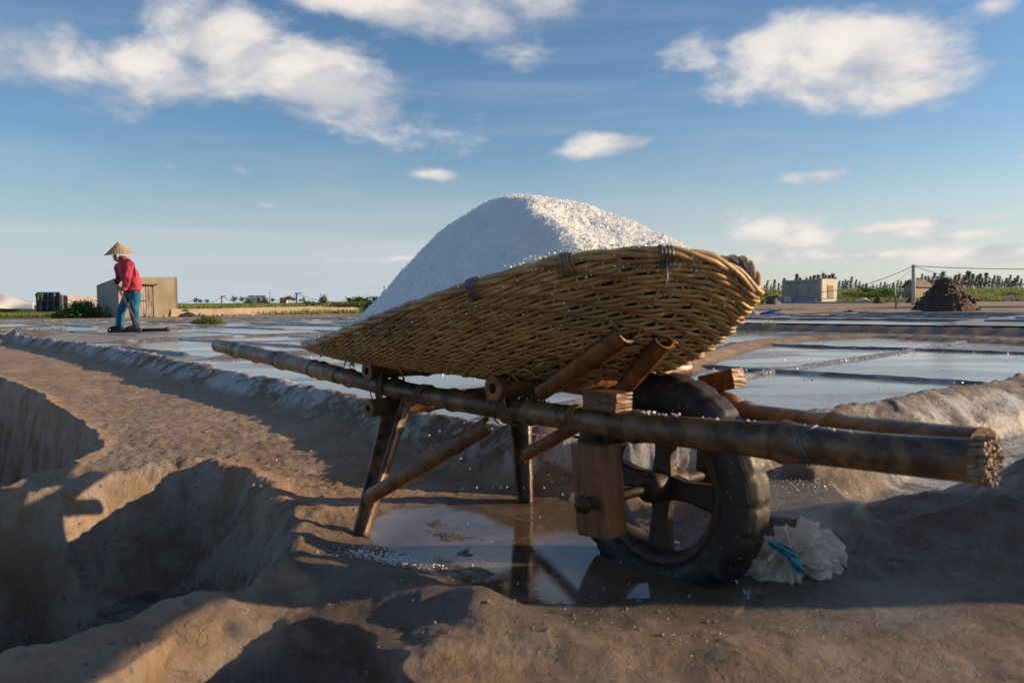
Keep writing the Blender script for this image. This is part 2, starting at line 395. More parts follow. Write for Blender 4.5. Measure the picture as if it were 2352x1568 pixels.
class MB:
    def __init__(s): s.v = []; s.f = []; s.a = {}; s.n = 0; s.s = []
    def add(s, verts, faces, smooth=True):
        b = s.n; s.v.extend([tuple(map(float, p)) for p in verts]); s.n += len(verts)
        s.f.extend([tuple(i + b for i in f) for f in faces]); s.s.extend([smooth] * len(faces)); return b
    def box(s, c, size, ax=None, ay=None, az=None, jit=0):
        ax = nvec(ax) if ax is not None else np.array([1., 0, 0]); az = nvec(az) if az is not None else np.array([0, 0, 1.])
        ay = nvec(ay) if ay is not None else np.cross(az, ax)
        c = np.array(c, float); vs = []
        for k in (-1, 1):
            for j in (-1, 1):
                for i in (-1, 1):
                    p = c + ax * i * size[0] / 2 + ay * j * size[1] / 2 + az * k * size[2] / 2
                    if jit: p = p + np.array([random.uniform(-jit, jit) for _ in range(3)])
                    vs.append(p)
        s.add(vs, [(0, 2, 3, 1), (4, 5, 7, 6), (0, 1, 5, 4), (2, 6, 7, 3), (0, 4, 6, 2), (1, 3, 7, 5)], False)
    def tube(s, pts, rad, seg=10, caps=True, ref=None, sx=1.0, smooth=True, closed=False):
        pts = [np.array(p, float) for p in pts]; n = len(pts)
        rad = [rad] * n if np.isscalar(rad) else list(rad)
        ref = np.array(ref if ref is not None else (0, 0, 1.0), float)
        vs = []
        for i in range(n):
            if closed: t = pts[(i + 1) % n] - pts[i - 1]
            else: t = pts[min(i + 1, n - 1)] - pts[max(i - 1, 0)]
            t = nvec(t); a = np.cross(t, ref)
            if np.linalg.norm(a) < 1e-3: a = np.cross(t, np.array([1., .1, 0]))
            a = nvec(a); b = np.cross(a, t)
            for k in range(seg):
                q = 2 * PI * k / seg
                vs.append(pts[i] + a * math.cos(q) * rad[i] * sx + b * math.sin(q) * rad[i])
        fs = []
        for i in range(n if closed else n - 1):
            j = (i + 1) % n
            for k in range(seg):
                m = (k + 1) % seg
                fs.append((i * seg + k, i * seg + m, j * seg + m, j * seg + k))
        b0 = s.add(vs, fs, smooth)
        if caps and not closed:
            s.f.append(tuple(b0 + k for k in range(seg))[::-1]); s.s.append(False)
            s.f.append(tuple(b0 + (n - 1) * seg + k for k in range(seg))); s.s.append(False)
        return b0
    def lathe(s, prof, seg=24, c=(0, 0, 0), ax=(1, 0, 0), ay=(0, 1, 0), az=(0, 0, 1), closed=False, wob=0):
        """profile of (r, h) about az through c"""
        c = np.array(c, float); ax, ay, az = (np.array(k, float) for k in (ax, ay, az)); vs = []; n = len(prof)
        for k in range(seg):
            q = 2 * PI * k / seg; d = ax * math.cos(q) + ay * math.sin(q)
            for (r, h) in prof: vs.append(c + d * r * (1 + wob * math.sin(3 * q + h * 9)) + az * h)
        fs = []
        for k in range(seg):
            m = (k + 1) % seg
            for i in range(n if closed else n - 1):
                j = (i + 1) % n
                fs.append((k * n + i, m * n + i, m * n + j, k * n + j))
        s.add(vs, fs, True)
    def grid(s, P, smooth=True, closeu=False):
        P = np.asarray(P); a, b = P.shape[:2]; fs = []
        for i in range(a if closeu else a - 1):
            ii = (i + 1) % a
            for j in range(b - 1): fs.append((i * b + j, i * b + j + 1, ii * b + j + 1, ii * b + j))
        s.add(P.reshape(-1, 3), fs, smooth)
    def build(s, name, m, parent=None, origin=None, attrs=None):
        me = bpy.data.meshes.new(name); V = np.array(s.v, float)
        if origin is not None: V = V - np.array(origin)
        me.from_pydata(V.tolist(), [], s.f); me.update()
        me.polygons.foreach_set('use_smooth', s.s)
        if attrs:
            for k, vals in attrs.items():
                at_ = me.attributes.new(k, 'FLOAT', 'POINT'); at_.data.foreach_set('value', np.asarray(vals, np.float32))
        if m is not None: me.materials.append(m)
        o = bpy.data.objects.new(name, me); link(o, parent)
        if origin is not None and parent is None: o.location = tuple(origin)
        return o

def npmesh(name, V, Fq, m, parent=None, attrs=None, smooth=True):
    me = bpy.data.meshes.new(name); V = np.asarray(V, np.float32); Fq = np.asarray(Fq, np.int32); k = Fq.shape[1]
    me.vertices.add(len(V)); me.vertices.foreach_set('co', V.ravel())
    me.loops.add(Fq.size); me.loops.foreach_set('vertex_index', Fq.ravel())
    me.polygons.add(len(Fq)); me.polygons.foreach_set('loop_start', np.arange(0, Fq.size, k, dtype=np.int32))
    me.polygons.foreach_set('use_smooth', np.full(len(Fq), smooth))
    if attrs:
        for n_, vals in attrs.items():
            a = me.attributes.new(n_, 'FLOAT', 'POINT'); a.data.foreach_set('value', np.asarray(vals, np.float32))
    me.update(calc_edges=True); me.validate()
    if m is not None: me.materials.append(m)
    return link(bpy.data.objects.new(name, me), parent)

# ------------------------------------------------------------------ noise
_tab = RS.rand(256, 256).astype(np.float64)
def vnoise(x, y, seed=0):
    x = x + seed * 17.31; y = y - seed * 9.7
    xi = np.floor(x).astype(int); yi = np.floor(y).astype(int); fx = x - xi; fy = y - yi
    fx = fx * fx * fx * (fx * (fx * 6 - 15) + 10); fy = fy * fy * fy * (fy * (fy * 6 - 15) + 10)
    a = _tab[xi & 255, yi & 255]; b = _tab[(xi + 1) & 255, yi & 255]; c = _tab[xi & 255, (yi + 1) & 255]; d = _tab[(xi + 1) & 255, (yi + 1) & 255]
    return (a * (1 - fx) + b * fx) * (1 - fy) + (c * (1 - fx) + d * fx) * fy
def fbm(x, y, sc, oc=4, seed=0, gain=.5):
    r = 0; a = 1; t = 0
    for o in range(oc):
        c, s_ = math.cos(o * .9), math.sin(o * .9)
        r = r + a * (vnoise((x * c - y * s_) * sc, (x * s_ + y * c) * sc, seed + o) * 2 - 1); t += a; a *= gain; sc *= 2.03
    return r / t
def ridged(x, y, sc, oc=4, seed=0):
    r = 0; a = 1; t = 0
    for o in range(oc):
        n = 1 - np.abs(vnoise(x * sc, y * sc, seed + o) * 2 - 1) * 1.6; r = r + a * np.clip(n, -1, 1); t += a; a *= .5; sc *= 2.1
    return r / t
def ss(x, a=0.0, b=1.0):
    t = np.clip((x - a) / (b - a), 0, 1); return t * t * (3 - 2 * t)

# ------------------------------------------------------------------ terrain
E1 = np.array([.72, -.694]); E2 = np.array([.694, .72])
def gp(u, v, z=0.0): return G(u, v, z)[:2]
RIDGE = [gp(-500, 745, .16), gp(-180, 752, .17), gp(45, 769, .17), gp(140, 779, .18), gp(300, 801, .185), gp(500, 846, .175), gp(700, 882, .170), gp(900, 926, .165), gp(1080, 966, .150), gp(1230, 1000, .145),
         np.array([.36, 2.48]), np.array([.75, 2.55]), gp(1850, 948, .165), gp(2060, 912, .175), gp(2352, 862, .18), gp(2700, 815, .20), gp(3300, 770, .2)]
RIDGE_W = [.25, .25, .14, .18, .20, .20, .20, .19, .18, .16, .15, .16, .22, .26, .30, .35, .35]
RIDGE_H = [.17, .17, .165, .180, .185, .175, .170, .165, .150, .145, .145, .145, .165, .175, .18, .19, .19]
PAN = RIDGE + [np.array([60., 10.]), np.array([60., 120.]), np.array([-120., 120.]), np.array([-120., 20.])]
def seg_dist(px, py, pts, vals=None, closed=False):
    best = np.full(px.shape, 1e9); side = np.zeros(px.shape); out = [np.zeros(px.shape) for _ in (vals or [])]
    n = len(pts); rngi = range(n if closed else n - 1)
    for i in rngi:
        a = pts[i]; b = pts[(i + 1) % n]; dx, dy = b[0] - a[0], b[1] - a[1]; L2 = dx * dx + dy * dy + 1e-12
        t = np.clip(((px - a[0]) * dx + (py - a[1]) * dy) / L2, 0, 1)
        qx = px - a[0] - t * dx; qy = py - a[1] - t * dy; d = np.sqrt(qx * qx + qy * qy)
        m = d < best; best = np.where(m, d, best); side = np.where(m, dx * qy - dy * qx, side)
        for k, vv in enumerate(vals or []): out[k] = np.where(m, vv[i] * (1 - t) + vv[(i + 1) % n] * t, out[k])
    return best, side, out
def poly_sd(px, py, poly):
    d, _, _ = seg_dist(px, py, poly, closed=True); ins = np.zeros(px.shape, bool); n = len(poly)
    for i in range(n):
        a = poly[i]; b = poly[(i + 1) % n]
        c = ((a[1] > py) != (b[1] > py)) & (px < (b[0] - a[0]) * (py - a[1]) / (b[1] - a[1] + 1e-12) + a[0]); ins ^= c
    return np.where(ins, d, -d)
def level(x, y):
    e1 = x * E1[0] + y * E1[1]; e2 = x * E2[0] + y * E2[1]
    hi = .115 * ss(e2, 10.05, 10.34) * ss(e1, -7.6, -7.2)
    return (.115 + hi) * (1 - ss(y, 17, 33))
PIT1 = [gp(-520, 830), gp(-60, 872), gp(40, 915), gp(110, 965), gp(175, 1010), gp(222, 1055), gp(120, 1092), gp(0, 1128), gp(-500, 1240)]
PIT2 = [gp(-420, 1320), gp(-80, 1195), gp(60, 1162), gp(220, 1118), gp(370, 1092), gp(470, 1083), gp(560, 1097), gp(625, 1140), gp(660, 1200), gp(672, 1270), gp(640, 1340), gp(560, 1383), gp(380, 1422), gp(190, 1475), gp(0, 1540), gp(-300, 1660)]
PIT2B = [np.array([-2.6, 1.55]), np.array([-1.75, 2.28]), np.array([-1.35, 2.28]), np.array([-1.12, 2.12]), np.array([-1.06, 1.90]), np.array([-1.15, 1.6]), np.array([-1.5, 1.3])]
PIT3 = [gp(60, 1700), gp(290, 1558), gp(420, 1490), gp(540, 1452), gp(690, 1448), gp(810, 1478), gp(860, 1560), gp(860, 1700), gp(700, 2100), gp(-100, 2200)]
STEP = [gp(1650, 1120, .05), gp(1760, 1098, .05), gp(1900, 1110, .05), gp(1985, 1165, .05), gp(1915, 1228, .05), gp(1850, 1200, .05), gp(1725, 1180, .05)]
PUD = [gp(860, 1215), gp(930, 1165), gp(1060, 1150), gp(1190, 1140), gp(1300, 1150), gp(1420, 1165), gp(1480, 1250), gp(1420, 1340), gp(1290, 1370), gp(1150, 1335), gp(980, 1300), gp(870, 1265)]
def smax(a, b, k):
    h = np.clip(.5 + .5 * (a - b) / k, 0, 1); return b * (1 - h) + a * h + k * h * (1 - h)
def terrain(x, y):
    lo = fbm(x, y, .8, 3, 1); mid = fbm(x, y, 4, 4, 5); fine = fbm(x, y, 17, 4, 9); rg = ridged(x, y, 6, 4, 21)
    near = y < 22
    wx = x + .03 * fbm(x, y, 5, 3, 31) + .012 * fbm(x, y, 19, 2, 32); wy = y + .03 * fbm(x, y, 5, 3, 33) + .012 * fbm(x, y, 19, 2, 34)
    z = .010 * lo + .007 * mid + (.0035 + .001 * ss(y, 2.2, 3)) * fine + .0035 * fbm(x, y, 45, 3, 91) * ss(y, 1.9, 2.6) * (y < 6) + .065 * ss(y, 2.35, 3.5) * (1 - ss(x, -.3, .3)) - .02 * ss(y, 9, 14)
    damp_shade = np.zeros(x.shape); wet = np.zeros(x.shape); salt = np.zeros(x.shape) + .12; green = np.zeros(x.shape)
    sdp = poly_sd(x, y, PAN); pm = ss(sdp, -.02, .06)
    z = z * (1 - pm) + (level(x, y) - .012 + .006 * mid) * pm
    damp_shade = np.maximum(damp_shade, .7 * pm * (1 - ss(y, 15, 20))); wet = np.maximum(wet, .55 * pm * (1 - ss(y, 15, 20)))
    # main ridge
    d, side, (w, h) = seg_dist(wx, wy, RIDGE, [RIDGE_W, RIDGE_H])
    ww = np.where(sdp > 0, w * .55, w * 1.05) * (1 + .25 * lo)
    p = np.clip(1 - d / ww, 0, 1); p = p * p * (3 - 2 * p); p = p ** .8; pz0 = .065 * ss(y, 2.35, 3.5)
    hh = h * (1 + .10 * fbm(x, y, 1.7, 2, 41)) + .010 * mid
    zr = hh * p + .010 * p * fine + .02 * p * np.clip(rg - .45, 0, 1) * 1.2
    zr = np.where(sdp > 0, zr, zr * (1 - pz0 / .2) + pz0 * .9 * ss(p, 0, .15))
    z = np.where(p > 0, smax(z, zr, .012), z)
    salt = np.maximum(salt, ss(p, .12, .5) * .95 * (1 - .5 * ss(x, .8, 1.4))); damp_shade = np.maximum(damp_shade, .55 * ss(p, .1, .5))
    wet = np.maximum(wet, ss(p, .1, .4) * ss(x, .6, 1.0) * .45)
    plat = ss(x, -.75, -.35) * (1 - ss(y, 1.9, 2.4)) ; damp_shade = np.maximum(damp_shade, plat * .78); wet = np.maximum(wet, plat * .5)  # wet ground by the barrow, darkened further to paint the foreground shade band
    # left rough ledge
    led = [gp(-400, 790), gp(-100, 792), gp(0, 800), gp(60, 795), gp(100, 782)]
    d, _, _ = seg_dist(wx, wy, led); pl = np.clip(1 - d / .35, 0, 1) ** 1.5
    z = z + pl * (.05 + .06 * rg)
    # low bank behind the right-hand pans
    bank = [gp(1500, 850, .16), gp(1600, 812, .17), gp(1700, 783, .18), gp(1840, 768, .18), gp(2000, 764, .17), gp(2352, 777, .17), gp(2900, 800, .17)]
    d, _, _ = seg_dist(wx, wy, bank); pb = np.clip(1 - d / .27, 0, 1); pb = pb * pb * (3 - 2 * pb)
    z = np.maximum(z, (level(x, y) + .055 * (1 + .3 * lo)) * pb + z * (1 - pb)); wet = wet * (1 - .8 * ss(pb, .1, .5)); damp_shade = damp_shade * (1 - .6 * ss(pb, .1, .6))
    # second, nearer bund on the right with a wet pan between
    b2 = [gp(1650, 1150, .03), gp(1790, 1085, .08), gp(1900, 1040, .12), gp(2060, 1000, .10), gp(2200, 985, .08)]
    d, _, (h2,) = seg_dist(wx, wy, b2, [[.03, .09, .11, .10, .05]]); p2 = np.clip(1 - d / .17, 0, 1); p2 = p2 * p2 * (3 - 2 * p2)
    z = np.where(p2 > 0, smax(z, h2 * p2 + .01 * fine * p2 + .014 * rg * p2, .012), z); wet = np.maximum(wet, p2 * .55)
    wetpan = ss(x, .75, 1.2) * (1 - ss(sdp, -.15, .0)) * ss(y, 1.95, 2.15)
    wet = np.maximum(wet, wetpan * .98); damp_shade = np.maximum(damp_shade, wetpan * .35); salt = np.maximum(salt, wetpan * .9)
    # shaded mound rising to the right, raised higher out of view to cast shade
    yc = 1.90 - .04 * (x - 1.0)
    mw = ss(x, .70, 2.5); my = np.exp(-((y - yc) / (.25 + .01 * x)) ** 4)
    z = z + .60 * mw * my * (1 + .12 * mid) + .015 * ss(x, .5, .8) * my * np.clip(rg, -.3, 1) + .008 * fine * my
    damp_shade = np.maximum(damp_shade, ss(mw * my, .005, .12) * .75); salt = np.maximum(salt, .35 * my * mw)
    # slab-like step by the wheel
    sdst = poly_sd(wx, wy, STEP); ps = ss(sdst, -.03, .012)
    z = z * (1 - ps) + (.055 + .004 * mid) * ps; wet = np.maximum(wet, ps * .95); damp_shade = np.maximum(damp_shade, ps * .8)
    # trough under the wheel and puddle bed
    tr = [np.array([.05, 1.60]), np.array([.32, 1.68]), np.array([.62, 1.62])]
    d, _, _ = seg_dist(wx, wy, tr); z = z - .012 * np.exp(-(d / .22) ** 2)
    damp_shade = np.maximum(damp_shade, np.exp(-(d / .42) ** 2)); wet = np.maximum(wet, .9 * np.exp(-(d / .40) ** 2))
    sp_ = poly_sd(wx, wy, PUD); pp = ss(sp_, -.10, .04)
    z = z * (1 - .85 * pp) - .017 * pp + .012 * mid * pp + .005 * fine * pp; z = np.where(sp_ > -.25, np.maximum(z, -.003 - .06 * ss(sp_, -.10, .03)), z); wet = np.maximum(wet, ss(sp_, -.14, .02)); damp_shade = np.maximum(damp_shade, ss(sp_, -.16, .05) * .9)
    d, _, _ = seg_dist(wx, wy, [np.array([.25, 1.83]), np.array([.40, 1.63])]); z = z - .028 * np.exp(-(d / .075) ** 2)
    # foreground lip
    lip = [gp(860, 1600), gp(1010, 1520), gp(1250, 1497), gp(1480, 1470), gp(1700, 1500), gp(2100, 1530), gp(2500, 1560)]
    d, _, (lh,) = seg_dist(wx, wy, lip, [[.015, .02, .018, .014, .01, .006, .006]]); z = z + lh * np.exp(-(d / .07) ** 2) * (1 + .5 * mid + .5 * np.clip(rg, 0, 1)) 
    lm = ss(1.36 - y, -.05, .10) * ss(x, -.25, -.05); damp_shade = damp_shade * (1 - .55 * lm); wet = wet * (1 - .4 * lm)
    # mound lobe between the pits and the barrow
    d, _, _ = seg_dist(wx, wy, [gp(760, 1330), gp(980, 1400), gp(1100, 1440)]); z = z + .03 * np.exp(-(d / .10) ** 2)
    for (u_, v_, r_, h_) in ((1105, 1415, .055, .030), (690, 1290, .05, .03), (730, 1180, .07, .025), (1000, 1390, .06, .015), (1250, 1075, .09, .05), (1960, 1230, .07, .03)):
        c = gp(u_, v_); z = z + h_ * np.exp(-(((x - c[0]) ** 2 + (y - c[1]) ** 2) / r_ ** 2))
    # pits
    for k, (P_, dep, wl, lipd) in enumerate(((PIT1, .60, .12, .02), (PIT2, .31, .25, .03), (PIT2B, .34, .10, 0), (PIT3, .95, .08, .0))):
        s_ = poly_sd(wx, wy, P_)
        q = ss(s_, -.035, wl) * (1 + .10 * mid)
        wallm = 4 * q * (1 - q)
        z = z - dep * q + lipd * np.exp(-(s_ / .06) ** 2) * (1 + .6 * mid) + wallm * ((.030 if k < 3 else .01) * (rg - .3) + .014 * fine + .01 * mid)
        rim_ = np.exp(-((s_ - .015) / .06) ** 2) * (y < 5); z = z + rim_ * (.011 * fbm(x, y, 26, 4, 95, .65) + .010 * np.clip(ridged(x, y, 13, 3, 97), -.5, 1)) * (1 if k < 3 else .3)
        damp_shade = np.maximum(damp_shade, ss(s_, -.02, .10) * .5 + .5 * ss(s_, .08, .3)); salt = np.where(s_ > -.1, np.maximum(salt, .28 * ss(s_, -.1, .02)), salt)  # pit floors are moist mud, also darkened to paint in deep shade
        if k == 1:
            warm = ss(s_, -.1, .02) * (1 - ss(x, -1.25, -.95)); damp_shade = damp_shade * (1 - .9 * warm * (z > -.30))
    # smooth clay lip curving between the two near pits
    cl = [gp(-300, 1640), gp(0, 1550), gp(280, 1470), gp(480, 1412), gp(600, 1392)]
    d, _, _ = seg_dist(x, y, cl); pc = np.clip(1 - (d / .115) ** 2, 0, 1)
    zc_ = .012 - .10 * (1 - np.sqrt(pc)) ; z = np.where(pc > 0, smax(z, zc_, .02), z); damp_shade = damp_shade * (1 - .85 * ss(pc, .0, .3)); wet = wet * (1 - .8 * ss(pc, 0, .3))
    # far ground: behind the cement wall on the left and the grassy rise on the right
    az = x / np.maximum(y, .1); right = ss(az, .10, .24)
    wy_ = wall_y(x)
    left_f = (1 - right) * ss(y - wy_, .55, 1.1) * (.34 + .10 * ss(y, 60, 140))
    rz = right * (1.9 * ss(y, 92, 168) + .05 * ss(y, 60, 80))
    far = (1 - ss(y, 30, 38) * 0)
    z = z + left_f + rz
    green = np.maximum(green, (1 - right) * ss(y - wy_, 0, .6)); green = np.maximum(green, right * ss(y + 12 * fbm(x, y, .05, 3, 77), 78, 90))
    green = np.maximum(green, ss(y, 250, 300))
    z = np.where(y > 300, z * 1.0, z)
    return z, wet, salt, green, damp_shade
WALL_A = at(380, 716, 36.0); WALL_B = at(900, 716, 47.0)
def wall_y(x):
    t = (x - WALL_A[0]) / (WALL_B[0] - WALL_A[0]); return np.where(t < -.06, 46.5, WALL_A[1] + np.clip(t, -1.5, 1.6) * (WALL_B[1] - WALL_A[1]))

def build_ground():
    r1 = np.exp(np.linspace(math.log(.85), math.log(7.5), 640)); r2 = np.exp(np.linspace(math.log(7.5), math.log(3500), 300))[1:]
    ys = np.concatenate([r1, r2]) - .45
    tt = np.linspace(-1, 1, 861); t = .60 * tt + .32 * tt ** 3
    t = np.concatenate([[-4, -2.5, -1.7, -1.25, -1.05], t * .88, [1.05, 1.25, 1.7, 2.5, 4]])
    Y, T_ = np.meshgrid(ys, t, indexing='ij'); X = T_ * (Y + .45)
    x = X.ravel(); y = Y.ravel()
    z, wet, salt, green, damp_shade = terrain(x, y)
    n, m = X.shape; idx = np.arange(n * m).reshape(n, m)
    Fq = np.stack([idx[:-1, :-1], idx[:-1, 1:], idx[1:, 1:], idx[1:, :-1]], -1).reshape(-1, 4)
    o = npmesh('ground', np.stack([x, y, z], -1), Fq, M['ground'], attrs=dict(wet=wet, salt=salt, green=green, damp_shade=damp_shade))
    o['kind'] = 'structure'
    # coarse earth below and behind the camera
    g = MB(); g.add([(-4000, -4000, -1.2), (4000, -4000, -1.2), (4000, 4000, -1.2), (-4000, 4000, -1.2)], [(0, 1, 2, 3)], False)
    meta(g.build('subsoil', M['mudpile']), kind='structure')
build_ground()
def tz(x, y): return float(terrain(np.array([float(x)]), np.array([float(y)]))[0][0])

# ------------------------------------------------------------------ salt pans: sheets of brine and clay dividers
pans = empty('salt_pans', (0, 0, 0), kind='structure')
def to_xy(e1, e2): return E1[0] * e1 + E2[0] * e2, E1[1] * e1 + E2[1] * e2
def pan_cell(a0, a1, b0, b1, dz=0.0):
    L = max(a1 - a0, b1 - b0); st = .16 if b1 < 14 else .45
    na = max(2, int((a1 - a0) / st)); nb = max(2, int((b1 - b0) / st))
    A, B = np.meshgrid(np.linspace(a0, a1, na + 1), np.linspace(b0, b1, nb + 1), indexing='ij')
    X, Y = to_xy(A, B); cx, cy = to_xy((a0 + a1) / 2, (b0 + b1) / 2)
    sdv = poly_sd(X.ravel(), Y.ravel(), PAN).reshape(X.shape)
    ok = sdv > .05
    if not ok.any() or cy < 2: return False
    Z = level(X, Y) + .004 + dz
    idx = np.arange(X.size).reshape(X.shape); Fq = np.stack([idx[:-1, :-1], idx[1:, :-1], idx[1:, 1:], idx[:-1, 1:]], -1)
    keep = ok[:-1, :-1] & ok[1:, :-1] & ok[1:, 1:] & ok[:-1, 1:]
    Fq = Fq[keep]
    if not len(Fq): return False
    used = np.unique(Fq); mp = np.full(X.size, -1); mp[used] = np.arange(len(used))
    V = np.stack([X.ravel(), Y.ravel(), Z.ravel()], -1)[used]
    npmesh('brine_sheet', V, mp[Fq], M['pan'], pans); return True
def divider(p, q, w=.035, h=.03, st=None):
    """low clay bund between two plan points given in pan axes"""
    L = math.hypot(q[0] - p[0], q[1] - p[1]); X0 = to_xy(*p); X1 = to_xy(*q)
    yy = (X0[1] + X1[1]) / 2; st = max(.05, yy * .012); n = max(2, int(L / st)); tt = np.linspace(0, 1, n + 1)
    x = X0[0] + (X1[0] - X0[0]) * tt; y = X0[1] + (X1[1] - X0[1]) * tt
    dx, dy = nvec([X1[0] - X0[0], X1[1] - X0[1]]); nx, ny = -dy, dx
    off = .02 * fbm(x, y, 1.5, 3, 3); x = x + nx * off; y = y + ny * off
    ok = poly_sd(x, y, PAN) > .03
    if ok.sum() < 3: return
    x = x[ok]; y = y[ok]; n = len(x)
    tp = np.clip(np.minimum(np.arange(n), n - 1 - np.arange(n)) / 3.0, 0, 1); hv = h * (1 + .25 * fbm(x, y, 5, 3, 7)) * tp - .012 * (1 - tp); rows = []
    for (k, hz) in ((-1.5, -.02), (-.9, .45), (-.35, .95), (.35, 1.0), (.9, .5), (1.5, -.02)):
        jx = w * k * (1 + .2 * fbm(x, y, 8, 2, int(k * 10) + 50)); rows.append(np.stack([x + nx * jx, y + ny * jx, level(x, y) - .0 + hv * hz + .006 * fbm(x, y, 12, 2, 80 + int(k * 10))], -1))
    P_ = np.stack(rows, 1); m = P_.shape[1]; idx = np.arange(n * m).reshape(n, m)
    Fq = np.stack([idx[:-1, :-1], idx[:-1, 1:], idx[1:, 1:], idx[1:, :-1]], -1).reshape(-1, 4)
    npmesh('divider', P_.reshape(-1, 3), Fq, M['divider'], pans)
LR = [1.6, 4.68, 7.29, 10.12]                    # rows on the right, near field
DR = [-6.4, -2.25, 1.9, 6.2, 10.5]
for i in range(len(LR) - 1):
    for j in range(len(DR) - 1): pan_cell(DR[j], DR[j + 1], LR[i], LR[i + 1], -.003 + .003 * ((i + j) % 3))
for b in LR[1:3]: divider((-4.1 if b > 5 else -6.3, b), (10.5, b), .024, .024)
for a in DR[1:-1]: divider((a, 1.6), (a, 9.9), .024, .024)
# right, raised field
LR2 = [10.46, 12.2, 13.9, 15.6, 17.2]; DR2 = [-7.2, -2.9, 1.2, 5.6, 10.]
for i in range(len(LR2) - 1):
    for j in range(len(DR2) - 1): pan_cell(DR2[j], DR2[j + 1], LR2[i], LR2[i + 1], .002 * ((i * 2 + j) % 3))
for b in LR2[1:]: divider((-7.2, b), (10, b), .05, .035)
for a in DR2[1:-1]: divider((a, 10.4), (a, 17.2), .05, .04)
# left field, narrow strips
bl = [1.9]; rr = random.Random(3)
while bl[-1] < 24: bl.append(bl[-1] + rr.uniform(1.0, 1.7) * (1 if bl[-1] < 12 else 1.4))
dl = [-6.4, -10.2, -14.4, -18.8, -23.4, -28, -33]
for i in range(len(bl) - 1):
    for j in range(len(dl) - 1):
        cx, cy = to_xy((dl[j] + dl[j + 1]) / 2, (bl[i] + bl[i + 1]) / 2)
        if cy > 30 or abs(cx / cy) > 1.1: continue
        if cy > 19 and cx > .1 * cy and False: continue
        pan_cell(dl[j + 1], dl[j], bl[i], bl[i + 1], rr.uniform(-.003, .004))
for b in bl[1:]:
    a = -6.4
    while a > -33:
        e = max(-33, a - rr.uniform(2.5, 6)); cx, cy = to_xy((a + e) / 2, b)
        if cy < 31 and abs(cx / cy) < 1.0: divider((e, b), (a - rr.uniform(0, .4), b), rr.uniform(.03, .07), rr.uniform(.015, .038))
        a = e
for a in dl[:-1]: divider((a, 1.9), (a, 22), .05, .03)

# puddle
def build_puddle():
    st = .02; c = np.array(PUD).mean(0); xs = np.arange(-.9, 1.0, st); ysv = np.arange(1.3, 2.75, st)
    X, Y = np.meshgrid(xs, ysv, indexing='ij'); s_ = poly_sd(X.ravel(), Y.ravel(), PUD).reshape(X.shape)
    tr = [np.array([.05, 1.58]), np.array([.32, 1.66]), np.array([.60, 1.62])]; d, _, _ = seg_dist(X, Y, tr)
    ok = (s_ > -.13) | (np.hypot(X - .33, Y - 1.72) < .24); idx = np.arange(X.size).reshape(X.shape)
    Fq = np.stack([idx[:-1, :-1], idx[1:, :-1], idx[1:, 1:], idx[:-1, 1:]], -1); keep = ok[:-1, :-1] & ok[1:, :-1] & ok[1:, 1:] & ok[:-1, 1:]; Fq = Fq[keep]
    used = np.unique(Fq); mp = np.full(X.size, -1); mp[used] = np.arange(len(used))
    V = np.stack([X.ravel(), Y.ravel(), np.full(X.size, -.0115)], -1)[used]
    meta(npmesh('puddle', V, mp[Fq], M['puddle']), kind='structure')
build_puddle()

